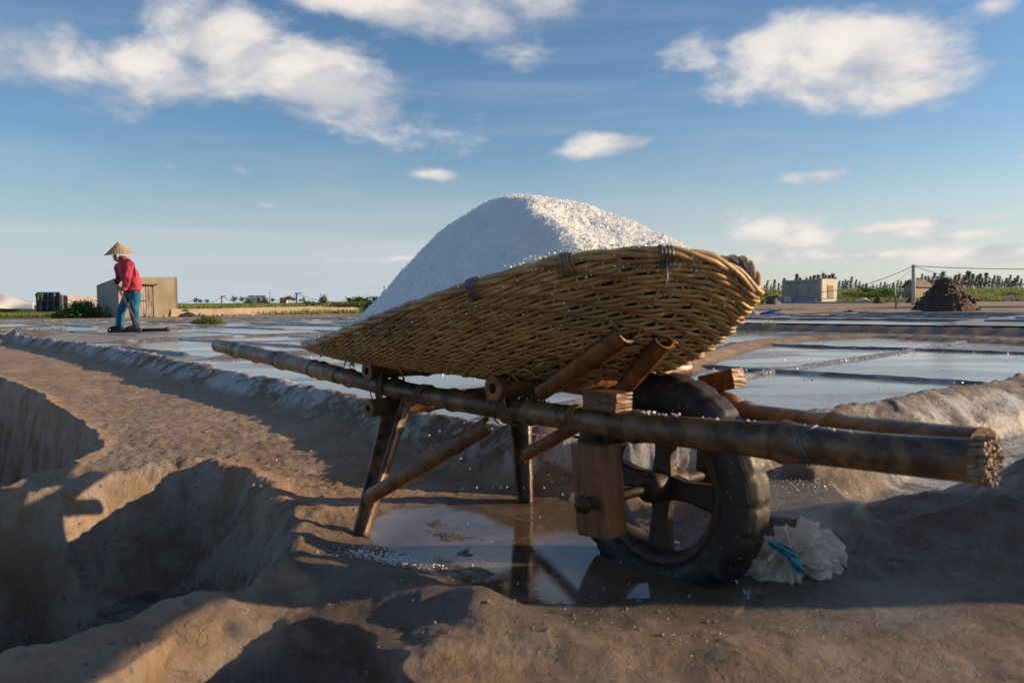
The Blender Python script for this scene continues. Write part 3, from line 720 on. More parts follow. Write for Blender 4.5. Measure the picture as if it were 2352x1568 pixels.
# ------------------------------------------------------------------ wheelbarrow
def pl(t, w, z): return np.array([.66 - .656 * t + .756 * w, 1.07 + .755 * t + .656 * w, z])
eS = np.array([-.656, .755, 0]); eW = np.array([.756, .656, 0])
def bamboo(name, pts, r, m, parent, nodes=None, seg=14, step=.02, rz=1.0, hollow=True, seed=0):
    """bamboo cane: smooth path, swollen nodes, slight irregularity, cut hollow ends"""
    P_ = [np.array(p, float) for p in pts]; L = [0]
    for i in range(1, len(P_)): L.append(L[-1] + np.linalg.norm(P_[i] - P_[i - 1]))
    n = max(4, int(L[-1] / step)); tt = np.linspace(0, L[-1], n + 1)
    # catmull-rom through points
    def cr(s):
        i = min(max(np.searchsorted(L, s) - 1, 0), len(P_) - 2); f = (s - L[i]) / (L[i + 1] - L[i])
        p0 = P_[max(i - 1, 0)]; p1 = P_[i]; p2 = P_[i + 1]; p3 = P_[min(i + 2, len(P_) - 1)]
        if i == 0: p0 = 2 * p1 - p2
        if i == len(P_) - 2: p3 = 2 * p2 - p1
        return .5 * ((2 * p1) + (-p0 + p2) * f + (2 * p0 - 5 * p1 + 4 * p2 - p3) * f * f + (-p0 + 3 * p1 - 3 * p2 + p3) * f ** 3)
    pts2 = [cr(s) for s in tt]; rr_ = np.interp(tt, np.linspace(0, L[-1], len(r)), r) if not np.isscalar(r) else np.full(n + 1, r)
    rg_ = random.Random(seed); nodes = nodes if nodes is not None else [L[-1] * q for q in np.arange(.1, 1, .16)]
    nv = np.zeros(n + 1)
    for nd in nodes:
        rr_ = rr_ * (1 + .17 * np.exp(-((tt - nd) / .011) ** 2) + .05 * np.exp(-((tt - nd) / .04) ** 2)); nv = np.maximum(nv, np.exp(-((tt - nd - .012) / .006) ** 2))
    rr_ = rr_ * (1 + .025 * np.sin(tt * 17 + seed))
    mb = MB(); mb.tube(pts2, rr_, seg, caps=False)
    V = mb.v
    # ends: ring, recess
    if hollow:
        for end in (0, 1):
            i = 0 if end == 0 else n; t_ = nvec(pts2[1] - pts2[0]) * (1 if end == 0 else -1) if end == 0 else nvec(pts2[n - 1] - pts2[n])
            ring = list(range(i * seg, (i + 1) * seg)); c = pts2[i]
            inner = [np.array(mb.v[k]) * .42 + c * .58 for k in ring]; deep = [p + t_ * .03 for p in inner]
            b1 = mb.add(inner, []); b2 = mb.add(deep, []); fs = []
            for k in range(seg):
                m2 = (k + 1) % seg; f1 = (ring[k], ring[m2], b1 + m2, b1 + k); f2 = (b1 + k, b1 + m2, b2 + m2, b2 + k)
                fs += [f1, f2] if end else [f1[::-1], f2[::-1]]
            fs.append(tuple(b2 + k for k in range(seg)))
            mb.f.extend(fs); mb.s.extend([False] * len(fs))
    nodeattr = list(np.repeat(nv, seg)) + [0.0] * (mb.n - seg * (n + 1))
    return mb.build(name, m, parent, attrs=dict(node=nodeattr))
def half_bamboo(name, a, b, w0, w1, m, parent, out, seed=0, frac=.55, nodes=(.35, .75)):
    """split cane: thick half shell"""
    a = np.array(a, float); b = np.array(b, float); t = nvec(b - a); out = np.array(out, float); out = nvec(out - t * (out @ t)); sx_ = np.cross(t, out)
    n = 24; prof = []
    for k in range(13):
        q = PI * frac * 2 * (k / 12 - .5); prof.append((math.sin(q), math.cos(q) - .25))
    for k in range(12, -1, -1):
        q = PI * frac * 2 * (k / 12 - .5); prof.append((math.sin(q) * .78, math.cos(q) * .78 - .25))
    rows = []; g = random.Random(seed)
    for i in range(n + 1):
        f = i / n; w = (w0 * (1 - f) + w1 * f) / 2; bl_ = sum(.10 * math.exp(-((f - nd) / .015) ** 2) for nd in nodes)
        c = a + (b - a) * f; rows.append([c + sx_ * x_ * w * (1 + bl_) + out * y_ * w * (1 + bl_) for x_, y_ in prof])
    mb = MB(); m_ = len(prof); vs = [p for r_ in rows for p in r_]; fs = []
    for i in range(n):
        for k in range(m_): fs.append((i * m_ + k, (i + 1) * m_ + k, (i + 1) * m_ + (k + 1) % m_, i * m_ + (k + 1) % m_))
    mb.add(vs, fs, True)
    for i in (0, n):
        for k in range(12):
            q = (i * m_ + k, i * m_ + k + 1, i * m_ + m_ - 2 - k, i * m_ + m_ - 1 - k); mb.f.append(q if i else q[::-1]); mb.s.append(False)
    return mb.build(name, m, parent, attrs=dict(node=[0.0] * mb.n))

barrow = empty('wheelbarrow', (.0, 1.9, 0), 'bamboo wheelbarrow with scooter tyre carrying the woven basket', 'wheelbarrow')
def polept(u, v, t, w): p = pl(t, w, 0); return at(u, v, p[1])
def to_b(p): return np.array(p) - np.array([0, 1.9, 0])
class Shift:   # parts are modelled in world space; the barrow's origin is (0, 1.9, 0)
    off = np.array([0, 1.9, 0])
def fixo(o, root=None):
    root = root or barrow
    o.data.transform(Matrix.Translation(-Vector(root.location))); return o
# near pole (v taken along its centre line)
def on_w(u, v, w):
    k = (u - 1176) / F
    # solve t so that the plan point lies on the ray column
    t = (.66 + .756 * w - k * (1.07 + .656 * w)) / (.656 + .755 * k)
    y = pl(t, w, 0)[1]; p = at(u, v, y); t = t + (p[0] - pl(t, w, 0)[0]) * -.9
    p2 = pl(t, w, 0); p = at(u, v, p2[1]); return np.array([p2[0], p2[1], p[2]])
near_pts = [on_w(2262, 1060, 0), on_w(2050, 1042, 0), on_w(1800, 1015, 0), on_w(1500, 984, 0), on_w(1300, 958, 0), on_w(1100, 928, 0), on_w(922, 897, 0), on_w(780, 862, 0), on_w(640, 826, 0), on_w(500, 793, 0)]
Lp = sum(np.linalg.norm(near_pts[i + 1] - near_pts[i]) for i in range(9))
o = bamboo('pole', near_pts, [.0305, .0305, .0285, .0265, .026, .025, .0245, .026, .0265, .0265], M['bamboo_dark'], barrow, nodes=[.30, .62, .93, 1.22, 1.47, 1.74, 1.98, 2.22, 2.42, 2.6], seg=18, step=.008, seed=2)
fixo(o); o['label'] = 'near bamboo pole running to the pale left handle'
# pale dry handle end of that cane
o = bamboo('handle', [near_pts[7] + eS * .0 + np.array([0, 0, .0]), near_pts[8], near_pts[9]], [.0267, .0272, .0272], M['bamboo_dry'], barrow, nodes=[.12, .40, .62], seg=18, step=.008, seed=2); fixo(o)
far_pts = [on_w(2262, 1030, .045), on_w(2100, 1013, .10), on_w(1900, 985, .20), on_w(1700, 955, .33), pl(.72, .39, .335), pl(1.1, .42, .335), pl(1.6, .44, .345), pl(1.95, .45, .36)]
o = bamboo('pole', far_pts, [.031, .031, .031, .030, .026, .026, .026, .026], M['bamboo_orange'], barrow, nodes=[.33, .62, .95, 1.2, 1.5, 1.8], seg=16, step=.01, seed=5); fixo(o); o['label'] = 'far bamboo pole, wet and orange'
# frayed end of the near pole
mb = MB(); e0 = near_pts[0]; td = nvec(near_pts[0] - near_pts[1])
for k in range(170):
    q = random.uniform(0, 2 * PI); rr2 = .031 * math.sqrt(random.uniform(.0, 1.05)); a = np.cross(td, (0, 0, 1)); a = nvec(a); b = np.cross(a, td)
    p = e0 + a * math.cos(q) * rr2 + b * math.sin(q) * rr2 - td * .012; mb.tube([p, p + td * random.uniform(.012, .026) + np.array([random.uniform(-.003, .003) for _ in range(3)])], [.0036, .0028], 5)
fixo(mb.build('frayed_end', M['bamboo_dry'], barrow, attrs=dict(node=[0.0] * mb.n)))
Z0 = .330
nz = lambda t: float(np.interp(t, [ (np.array([p[0], p[1]]) - np.array([.66, 1.07])) @ eS[:2] for p in near_pts], [p[2] for p in near_pts]))
# cross bars
tA = 1.60 ; 
def crossbar(t, z, w0, w1, r, m, nodes=(.2, .45), seed=0):
    o = bamboo('crossbar', [pl(t, w0, z), pl(t, (w0 + w1) / 2, z + .002), pl(t, w1, z)], r, m, barrow, nodes=list(nodes), seg=16, step=.01, seed=seed); return fixo(o)
kA = on_w(845, 868, -.06); tA = (kA[:2] - np.array([.66, 1.07])) @ eS[:2]
crossbar(tA, nz(tA) + .050, -.065, .56, .026, M['bamboo_dark'], seed=3)
crossbar(tA - .02, nz(tA) - .052, -.075, .54, .026, M['bamboo_dark'], seed=4)
tB = 1.06; kB = on_w(1135, 908, -.05); tB = (kB[:2] - np.array([.66, 1.07])) @ eS[:2]; zB = nz(tB) + .052
crossbar(tB, zB, -.055, .66, .029, M['bamboo_orange'], nodes=(.12, .36, .6), seed=6)
# legs
legtopN = pl(tA - .05, .02, nz(tA) + .0); legbotN = G(828, 1232, -.012)
half_ = lambda *a, **k: fixo(half_bamboo(*a, **k))
half_('leg', legtopN, legbotN, .094, .050, M['bamboo_dark'], barrow, np.array([.55, .8, 0]) * 1.0 + np.array([.2, 0, 0]), nodes=(.3, .8))
legtopF = pl(tA - .1, .41, .34); legbotF = G(1208, 1158, -.02)
half_('leg', legtopF, legbotF, .085, .052, M['bamboo_dark'], barrow, np.array([.7, .7, 0]), nodes=(.4, .8))
f = .74; pA = legtopN * (1 - f) + legbotN * f; bt = on_w(1120, 955, -.02)
half_('brace', pA + np.array([-.01, -.03, 0]), bt + np.array([0, 0, -.02]), .042, .046, M['bamboo_orange'], barrow, np.array([-.3, -.6, .6]), nodes=(.3, .75))
pB = legtopF * .40 + legbotF * .60; bt2 = pl(1.02, .40, .315)
half_('brace', pB + np.array([0, -.03, 0]), bt2, .044, .04, M['bamboo_orange'], barrow, np.array([-.3, -.6, .6]))
# basket struts
kS = on_w(1250, 872, .16)
STRUT0 = (pl(tB, .15, zB + .02), at(1437, 744, 1.50)); STRUT2 = (pl(tB, .38, zB + .02), at(1523, 758, 1.58))
# small cross stick behind the front stub
# wheel
WC = None
twh = .475 * 1.523
for it in range(1):
    c_ = pl(twh, .196, 0); WCz = at(1528, 1112, c_[1])[2]
WC = np.array([c_[0], c_[1], WCz]); RW = 262 / F * c_[1]
TW = .052
def ring_part(name, prof, m, seg=72, wob=0):
    mb = MB(); mb.lathe(prof, seg, WC, eS, np.array([0, 0, 1.]), eW, closed=True); return fixo(mb.build(name, m, barrow))
wheel = empty('wheel', WC); wheel.parent = barrow; wheel.location = tuple(WC - np.array(barrow.location))
def wpart(o):
    o.data.transform(Matrix.Translation(-Vector(WC))); o.parent = wheel; return o
# tyre with tread blocks: profile varies round the wheel
def tyre():
    seg = 192; prof = []
    for k in range(30):
        q = 2 * PI * k / 30; prof.append((q,))
    vs = []; n = 30; rc = RW - TW * .92
    for s_ in range(seg):
        a = 2 * PI * s_ / seg; d = eS * math.cos(a) + np.array([0, 0, 1.]) * math.sin(a)
        for k in range(n):
            q = 2 * PI * k / n; cr_, sr_ = math.cos(q), math.sin(q)
            rr_ = TW * (1 - .12 * (cr_ < -.35)) ; ww = TW * 1.0
            x = rc + rr_ * .92 * math.copysign(abs(cr_) ** .8, cr_); y_ = ww * math.copysign(abs(sr_) ** .8, sr_)
            if cr_ > .15:   # tread grooves
                g = 0
                if (s_ % 8) in (0, 1) and k % 3: g = .0045
                if abs(y_) < .008: g = .005
                if abs(abs(y_) - .03) < .004 and cr_ > .5: g = .004
                x -= g
            if -.25 < cr_ < -.05: x += .002
            vs.append(WC + d * x + eW * y_)
    mb = MB(); fs = []
    for s_ in range(seg):
        m2 = (s_ + 1) % seg
        for k in range(n): fs.append((s_ * n + k, m2 * n + k, m2 * n + (k + 1) % n, s_ * n + (k + 1) % n))
    mb.add(vs, fs, True); return wpart(mb.build('tyre', M['rubber'], wheel))
tyre()
ri = RW - TW * 1.72
mb = MB(); mb.lathe([(ri + .012, -.040), (ri + .012, .040), (ri - .004, .036), (ri - .018, .020), (ri - .018, -.020), (ri - .004, -.036)], 64, WC, eS, (0, 0, 1), eW, closed=True); wpart(mb.build('rim', M['rust'], wheel))
mb = MB(); mb.lathe([(.0, -.06), (.030, -.06), (.034, -.045), (.034, .045), (.030, .06), (0, .06)], 28, WC, eS, (0, 0, 1), eW); wpart(mb.build('hub', M['rust'], wheel))
for k in range(4):
    a = 2 * PI * k / 4 + .06; d = eS * math.cos(a) + np.array([0, 0, 1.]) * math.sin(a); tn = np.cross(eW, d)
    mb = MB(); r_in, r_out = .026, ri - .012; rows = []
    for i in range(8):
        f_ = i / 7; r__ = r_in + (r_out - r_in) * f_; hw = .021 + .008 * abs(f_ - .35) * 2; th = .018 - .004 * f_
        rows.append([WC + d * r__ + tn * hw * c1 + eW * th * c2 for c1, c2 in ((-1, -.6), (-.7, -1), (.7, -1), (1, -.6), (1, .6), (.7, 1), (-.7, 1), (-1, .6))])
    P_ = np.array(rows); m_ = 8; vs = P_.reshape(-1, 3); fs = [(i * m_ + k2, i * m_ + (k2 + 1) % m_, (i + 1) * m_ + (k2 + 1) % m_, (i + 1) * m_ + k2) for i in range(7) for k2 in range(m_)]
    mb.add(vs, fs, False); wpart(mb.build('spoke', M['rust'], wheel))
# axle and brackets
mb = MB(); mb.tube([WC - eW * .245, WC + eW * .245], .012, 12); fixo(mb.build('axle', M['rust'], barrow))
mb = MB(); mb.lathe([(0, 0), (.019, 0), (.019, .012), (.011, .013), (.011, .022), (0, .022)], 6, WC - eW * .25, eS, (0, 0, 1), -eW); fixo(mb.build('axle_nut', M['rust'], barrow))
def plank(c, size, m, tilt=0.0, name='bracket', rs=1):
    ax = eS * math.cos(tilt) + np.array([0, 0, 1.]) * math.sin(tilt); az = -eS * math.sin(tilt) + np.array([0, 0, 1.]) * math.cos(tilt)
    nx_, nz_ = 5, 10; mb = MB(); g = random.Random(rs); rows = []
    for k in range(nz_ + 1):
        fz = k / nz_ - .5; ring = []
        for (i, j) in ((-1, -1), (-.4, -1), (.4, -1), (1, -1), (1, 0), (1, 1), (.4, 1), (-.4, 1), (-1, 1), (-1, 0)):
            b_ = .96 if abs(i) == 1 and abs(j) == 1 else 1; e = .985 if k in (0, nz_) else 1
            ring.append(np.array(c) + ax * (i * size[0] / 2 * b_ * e + g.uniform(-.0012, .0012)) + eW * (j * size[1] / 2 * b_ * e + g.uniform(-.0008, .0008)) + az * size[2] * fz)
        rows.append(ring)
    P_ = np.array(rows); m_ = 10; fs = [(k * m_ + q, k * m_ + (q + 1) % m_, (k + 1) * m_ + (q + 1) % m_, (k + 1) * m_ + q) for k in range(nz_) for q in range(m_)]
    mb.add(P_.reshape(-1, 3), fs, False); mb.f.append(tuple(range(m_))[::-1]); mb.s.append(False); mb.f.append(tuple(nz_ * m_ + q for q in range(m_))); mb.s.append(False)
    return fixo(mb.build(name, m, barrow))
tb_ = twh + .0; zn = nz(tb_)
plank(pl(tb_ + .012, -.002, WC[2] + .020), (.088, .062, .185), M['wood_orange'], tilt=-.10, rs=3)
plank(pl(tb_ - .01, .0, zn + .045), (.095, .05, .040), M['wood_orange'], tilt=.02, rs=5, name='cap_block')
plank(pl(tb_ + .0, .392, WC[2] + .020), (.085, .045, .20), M['wood_orange'], tilt=.05, rs=6)
plank(pl(tb_ - .01, .40, .385), (.10, .05, .045), M['wood_orange'], tilt=-.25, rs=7, name='cap_block')
# stub sticks above the far pole, behind the tyre
# wire ties
def wire(pts, r=.0016, parent=barrow, root=None, name='wire_tie', m=None):
    mb = MB(); mb.tube(pts, r, 5); o = mb.build(name, m or M['wire'], parent); fixo(o, root or parent); return o
def loop_round(c, axis, rad, n=18, sq=1.0, r=.0018):
    axis = nvec(axis); a = nvec(np.cross(axis, (0, 0, 1))); b = np.cross(a, axis)
    pts = [np.array(c) + a * math.cos(2 * PI * k / n) * rad + b * math.sin(2 * PI * k / n) * rad * sq + axis * .006 * math.sin(k) for k in range(n + 2)]
    wire(pts, r)
loop_round(pl(tA - .03, 0, nz(tA)), eS, .040, sq=2.0, r=.002); loop_round(pl(tA + .03, 0, nz(tA)), eS, .038, sq=1.9)
loop_round(pl(tB - .025, 0, nz(tB) + .026), eS, .040, sq=1.6, r=.0022); loop_round(pl(tB + .035, 0, nz(tB) + .026), eS, .040, sq=1.6, r=.0022)
loop_round(pl(1.34, 0, nz(1.34)), eS, .028, sq=1.0); loop_round(pl(.27, .0, nz(.27)), eS, .0320, sq=1.0, r=.0024)
loop_round(pl(.276, .0, nz(.276)), eS, .0318, sq=1.0, r=.0018)
def lashing(c, axis, rad, turns=5, pitch=.006, r=.0022, sq=1.0, m=None):
    axis = nvec(axis); a = nvec(np.cross(axis, (0, 0, 1))); b = np.cross(a, axis); n = turns * 16; pts = []
    for k in range(n + 1):
        q = 2 * PI * k / 16; pts.append(np.array(c) + a * math.cos(q) * rad + b * math.sin(q) * rad * sq + axis * ((k / n - .5) * pitch * turns + .001 * math.sin(k * 1.7)))
    pts.append(pts[-1] + a * .02 - np.array([0, 0, .02])); wire(pts, r, name='lashing', m=m or M['haypile'])
lashing(pl(tA, 0, nz(tA)), eS, .0295, 6, sq=1.9, r=.0026)
lashing(pl(tB, 0, nz(tB) + .022), eS, .0325, 6, sq=1.75, r=.0028)
lashing(pl(tb_ + .075, 0, nz(tb_ + .075)), eS, .0285, 4)
lashing(pl(1.36, 0, nz(1.36)), eS, .0265, 4)
# mud and rope clot where the crossbar is bound
mb = MB()
for k in range(30):
    p = pl(tB - .03 + random.uniform(-.02, .02), .06 + random.uniform(-.02, .02), zB - .02 + random.uniform(-.035, .03)); r_ = random.uniform(.006, .014)
    mb.lathe([(0, -r_), (r_ * .8, -r_ * .5), (r_, .1 * r_), (r_ * .6, r_ * .8), (0, r_)], 6, p, wob=.2)
fixo(mb.build('rope_knot', M['haypile'], barrow))

# ------------------------------------------------------------------ basket
TAB = [(700, 792), (735, 784), (800, 757), (870, 731), (1000, 683), (1120, 643), (1250, 603), (1380, 583), (1480, 575), (1560, 577), (1640, 593), (1700, 628), (1738, 668), (1800, 676)]
tu = [a for a, b in TAB]; tv = [b for a, b in TAB]
TC, AH, WCc = 1.375, .885, .20
def rim_plan(th):
    """th in [0, 2pi): 0 nose, pi/2 near side, pi tail, 3pi/2 far side"""
    c, s_ = math.cos(th), math.sin(th); c2 = c + .24 * (1 - c * c)
    t = TC - AH * c2; wv = abs(s_) ** (1.0 if c > 0 else 1.0 + .35 * abs(c))
    w = WCc - (.43 if s_ > 0 else .345) * math.copysign(wv, s_)
    if s_ < 0: t += .72 * (w - WCc) * (.5 + .5 * c)
    return t, w
def near_rim_z(th):
    thn = th if th <= PI else 2 * PI - th
    t, w = rim_plan(thn); p = pl(t, w, .62)
    for _ in range(3):
        u, v = proj(p); vv = np.interp(u, tu, tv); z = at(u, vv, p[1])[2]; p[2] = z
    return p[2]
def rim_pt(th):
    t, w = rim_plan(th); return pl(t, w, near_rim_z(th))
def bot_pt(th):
    c, s_ = math.cos(th), math.sin(th); return pl(1.22 - (.40 if c > 0 else .56) * c, .21 - .20 * s_, .400 - .006 * max(-c, 0))
def body(th, h, off=0.0):
    """h 0 rim .. 1 bottom edge"""
    R_, B_ = rim_pt(th), bot_pt(th); q = h * PI / 2
    k = .45 * (1 - h) + .55 * math.cos(q); kz = .40 * (1 - h) + .60 * (1 - math.sin(q))
    p = np.array([B_[0] + (R_[0] - B_[0]) * k, B_[1] + (R_[1] - B_[1]) * k, B_[2] + (R_[2] - B_[2]) * kz])
    return p
basket = empty('basket', pl(1.2, .2, .37), 'large oval woven bamboo basket lashed on top of the wheelbarrow', 'basket')
NT_ = 360; HS = 34
ths = [2 * PI * i / NT_ for i in range(NT_)]
SURF = np.array([[body(th, h) for h in np.linspace(0, 1, HS + 1)] for th in ths])       # NT x HS+1 x 3
SN = np.zeros_like(SURF)
du = np.roll(SURF, -1, 0) - np.roll(SURF, 1, 0); dv = np.gradient(SURF, axis=1); SN = np.cross(du, dv); SN /= np.linalg.norm(SN, axis=2, keepdims=True) + 1e-9
cc = SURF.mean((0, 1)); sgn = np.sign(((SURF - cc) * SN).sum(2).mean()); SN *= sgn
# arc-length around the rim gives even stake spacing
arc = np.concatenate([[0], np.cumsum(np.linalg.norm(np.diff(np.vstack([SURF[:, 8], SURF[:1, 8]]), axis=0), axis=1))]); NST = 136
def samp(A, fi, h):
    i0 = int(fi) % NT_; i1 = (i0 + 1) % NT_; f_ = fi - int(fi); j = min(h * HS, HS - 1e-6); j0 = int(j); g = j - j0
    return (A[i0, j0] * (1 - f_) + A[i1, j0] * f_) * (1 - g) + (A[i0, j0 + 1] * (1 - f_) + A[i1, j0 + 1] * f_) * g
def idx_of(s): return np.interp(s * arc[-1], arc, np.arange(NT_ + 1))
inner = SURF - SN * .010
mb = MB(); mb.grid(inner, closeu=True); b0 = mb.n
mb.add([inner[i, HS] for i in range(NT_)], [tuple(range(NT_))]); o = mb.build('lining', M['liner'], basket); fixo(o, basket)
rows_n = 46
gsk = random.Random(5)
for r_ in range(rows_n):
    h0 = .035 + (r_ + .5) * .93 / rows_n; pts = []; n_ = NST * 4; ph = r_ * 1.0; wv = .10 * math.sin(r_ * 1.3)
    for k in range(n_):
        s_ = k / n_; st = s_ * NST + ph
        fi = float(idx_of(s_)); amp = math.sin(2 * PI * st / 4 + .5 * math.sin(r_ * 2.1))
        hh = h0 + .0050 * math.sin(2 * PI * (st - .9) / 4) + .006 * mnoise.noise(Vector((s_ * 60, r_ * 3.1, 2)))
        p = samp(SURF, fi, min(max(hh, 0), 1)); nn = samp(SN, fi, min(max(hh, 0), 1)); pts.append(p + nn * (.0015 + .0050 * amp + .0015 * mnoise.noise(Vector((s_ * 90, r_ * 1.7, 8)))))
    mb = MB(); pr = np.array(pts); 
    # flat strip cross-section oriented on the surface
    vs = []; seg = 6
    for k in range(n_):
        fi = float(idx_of(k / n_)); nn = nvec(samp(SN, fi, h0)); t_ = nvec(pr[(k + 1) % n_] - pr[k - 1]); bb = np.cross(t_, nn); hw = .0050 * (1 + .18 * mnoise.noise(Vector((k * .31, r_ * 5.0, 1)))) ; ht = .0030
        rowlen = np.linalg.norm(samp(SURF, fi, min(h0 + .5 / rows_n, 1)) - samp(SURF, fi, max(h0 - .5 / rows_n, 0))); hw = min(hw, .62 * rowlen)
        for q in range(seg):
            a = 2 * PI * q / seg; vs.append(pr[k] + bb * math.cos(a) * hw + nn * math.sin(a) * ht)
    fs = [(k * seg + q, k * seg + (q + 1) % seg, ((k + 1) % n_) * seg + (q + 1) % seg, ((k + 1) % n_) * seg + q) for k in range(n_) for q in range(seg)]
    mb.add(vs, fs, True); fixo(mb.build('weaver', M['wicker'], basket), basket)
for k in range(NST):
    fi = float(idx_of((k + .5) / NST)); pts = []
    for j in range(15):
        h = j / 14; pts.append(samp(SURF, fi, h) + samp(SN, fi, h) * .001)
    mb = MB(); mb.tube(pts, .0036, 5); fixo(mb.build('stake', M['wicker'], basket), basket)
from mathutils.bvhtree import BVHTree
_pv = [tuple(p) for p in SURF.reshape(-1, 3)]; _m = HS + 1
_bvh = BVHTree.FromPolygons(_pv, [(i * _m + j, i * _m + j + 1, ((i + 1) % NT_) * _m + j + 1, ((i + 1) % NT_) * _m + j) for i in range(NT_) for j in range(HS)])
def hit(u, v):
    r = ray(u, v); r = r / np.linalg.norm(r); loc, no, _, dist = _bvh.ray_cast(Vector(CAM), Vector(r))
    return (np.array(loc), nvec(no) * (-1 if Vector(no).dot(Vector(r)) > 0 else 1)) if loc else (None, None)
for (ua, va, ub, vb) in ((1437, 745, 1268, 845), (1522, 760, 1440, 838)):
    pa, na = hit(ua, va); pb_, nb_ = hit(ub, vb)
    if pa is None or pb_ is None: print('strut miss', ua); continue
    b0_ = pb_ + nb_ * .030 + np.array([0, 0, -.015]); a0_ = pa + na * .028; b0_ = b0_ + (b0_ - a0_) * .12
    fixo(half_bamboo('strut', b0_, a0_, .040, .046, M['bamboo_orange'], barrow, na + np.array([.3, 0, 0]), frac=.62, nodes=(.5,)))
# rim: twisted bundle of three canes, thinner at the tail
for q in range(3):
    pts = []
    for k in range(720):
        fi = float(idx_of(k / 720)); p = samp(SURF, fi, .012); nn = samp(SN, fi, .012); a = k / 720 * 2 * PI * 18 + q * 2 * PI / 3
        pts.append(p + nn * .0055 * math.cos(a) + np.array([0, 0, 1.]) * (.0055 * math.sin(a) + .003 + .004 * mnoise.noise(Vector((k * .05, q, 0)))))
    mb = MB(); mb.tube(pts, .0062, 6, closed=True); fixo(mb.build('rim', M['wicker'], basket), basket)
for k in range(34):
    fi = random.uniform(10, 150); h = random.uniform(.03, .9); p0 = samp(SURF, fi, h) + samp(SN, fi, h) * .008; t_ = nvec(samp(SURF, fi + 1, h) - samp(SURF, fi, h)) * random.choice((-1, 1)); L_ = random.uniform(.02, .06)
    mb = MB(); mb.tube([p0, p0 + t_ * L_ * .5 + samp(SN, fi, h) * .004, p0 + t_ * L_ + samp(SN, fi, h) * random.uniform(.006, .018) - np.array([0, 0, random.uniform(0, .012)])], [.0030, .0026, .0010], 5); fixo(mb.build('loose_strand', M['wicker'], basket), basket)
# bindings on the rim
def rim_index(u_target):
    best = None
    for i in range(0, NT_ // 2):
        u, v = proj(SURF[i, 0]); 
        if best is None or abs(u - u_target) < best[0]: best = (abs(u - u_target), i)
    return best[1]
for (uu, m_, r_) in ((1302, M['bamboo_dry'], .004), (1526, M['wire'], .0022), (1088, M['wire'], .002)):
    i = rim_index(uu); c = SURF[i, 1]; t_ = nvec(SURF[(i + 1) % NT_, 0] - SURF[i - 1, 0]); n_ = SN[i, 1]; b_ = np.cross(t_, n_); pts = []
    for k in range(40): a = k / 40 * 2 * PI * 4; pts.append(c + n_ * .016 * math.cos(a) + b_ * .022 * math.sin(a) + t_ * (k / 40 - .5) * .028)
    mb = MB(); mb.tube(pts, r_, 6); o = mb.build('binding', m_, basket, attrs=dict(node=[0.0] * mb.n)); fixo(o, basket)
    if m_ is M['wire']:
        mb = MB(); p0 = c + n_ * .018; mb.tube([p0, p0 + n_ * .01 - np.array([0, 0, .03]), p0 + n_ * .012 - np.array([.01 if uu > 1300 else -.02, 0, .06])], .0016, 5); o = mb.build('wire_end', M['wire'], basket); fixo(o, basket)

# ------------------------------------------------------------------ salt heap
SIL = [(1530, 585), (1500, 562), (1430, 520), (1340, 474), (1265, 456), (1195, 453), (1155, 468), (1110, 505), (1045, 575), (985, 640), (930, 695), (880, 745)]
ts_, zs_ = [], []
for (u, v) in SIL:
    t = None; k = (u - 1176) / F; t = (.811 - 1.201 * k) / (.656 + .755 * k); p = at(u, v, pl(t, .2, 0)[1]); ts_.append(t); zs_.append(p[2])
thv = np.linspace(0, PI, 181); rt = np.array([rim_plan(a)[0] for a in thv]); rw_ = np.array([WCc - rim_plan(a)[1] for a in thv]); ft_ = np.array([rim_plan(2 * PI - a)[0] for a in thv]); fw_ = np.array([rim_plan(2 * PI - a)[1] - WCc for a in thv]); rzv = np.array([near_rim_z(a) for a in thv])
oi = np.argsort(rt); rt, rw_, rzv = rt[oi], rw_[oi], rzv[oi]; oj = np.argsort(ft_); ft_, fw_ = ft_[oj], fw_[oj]
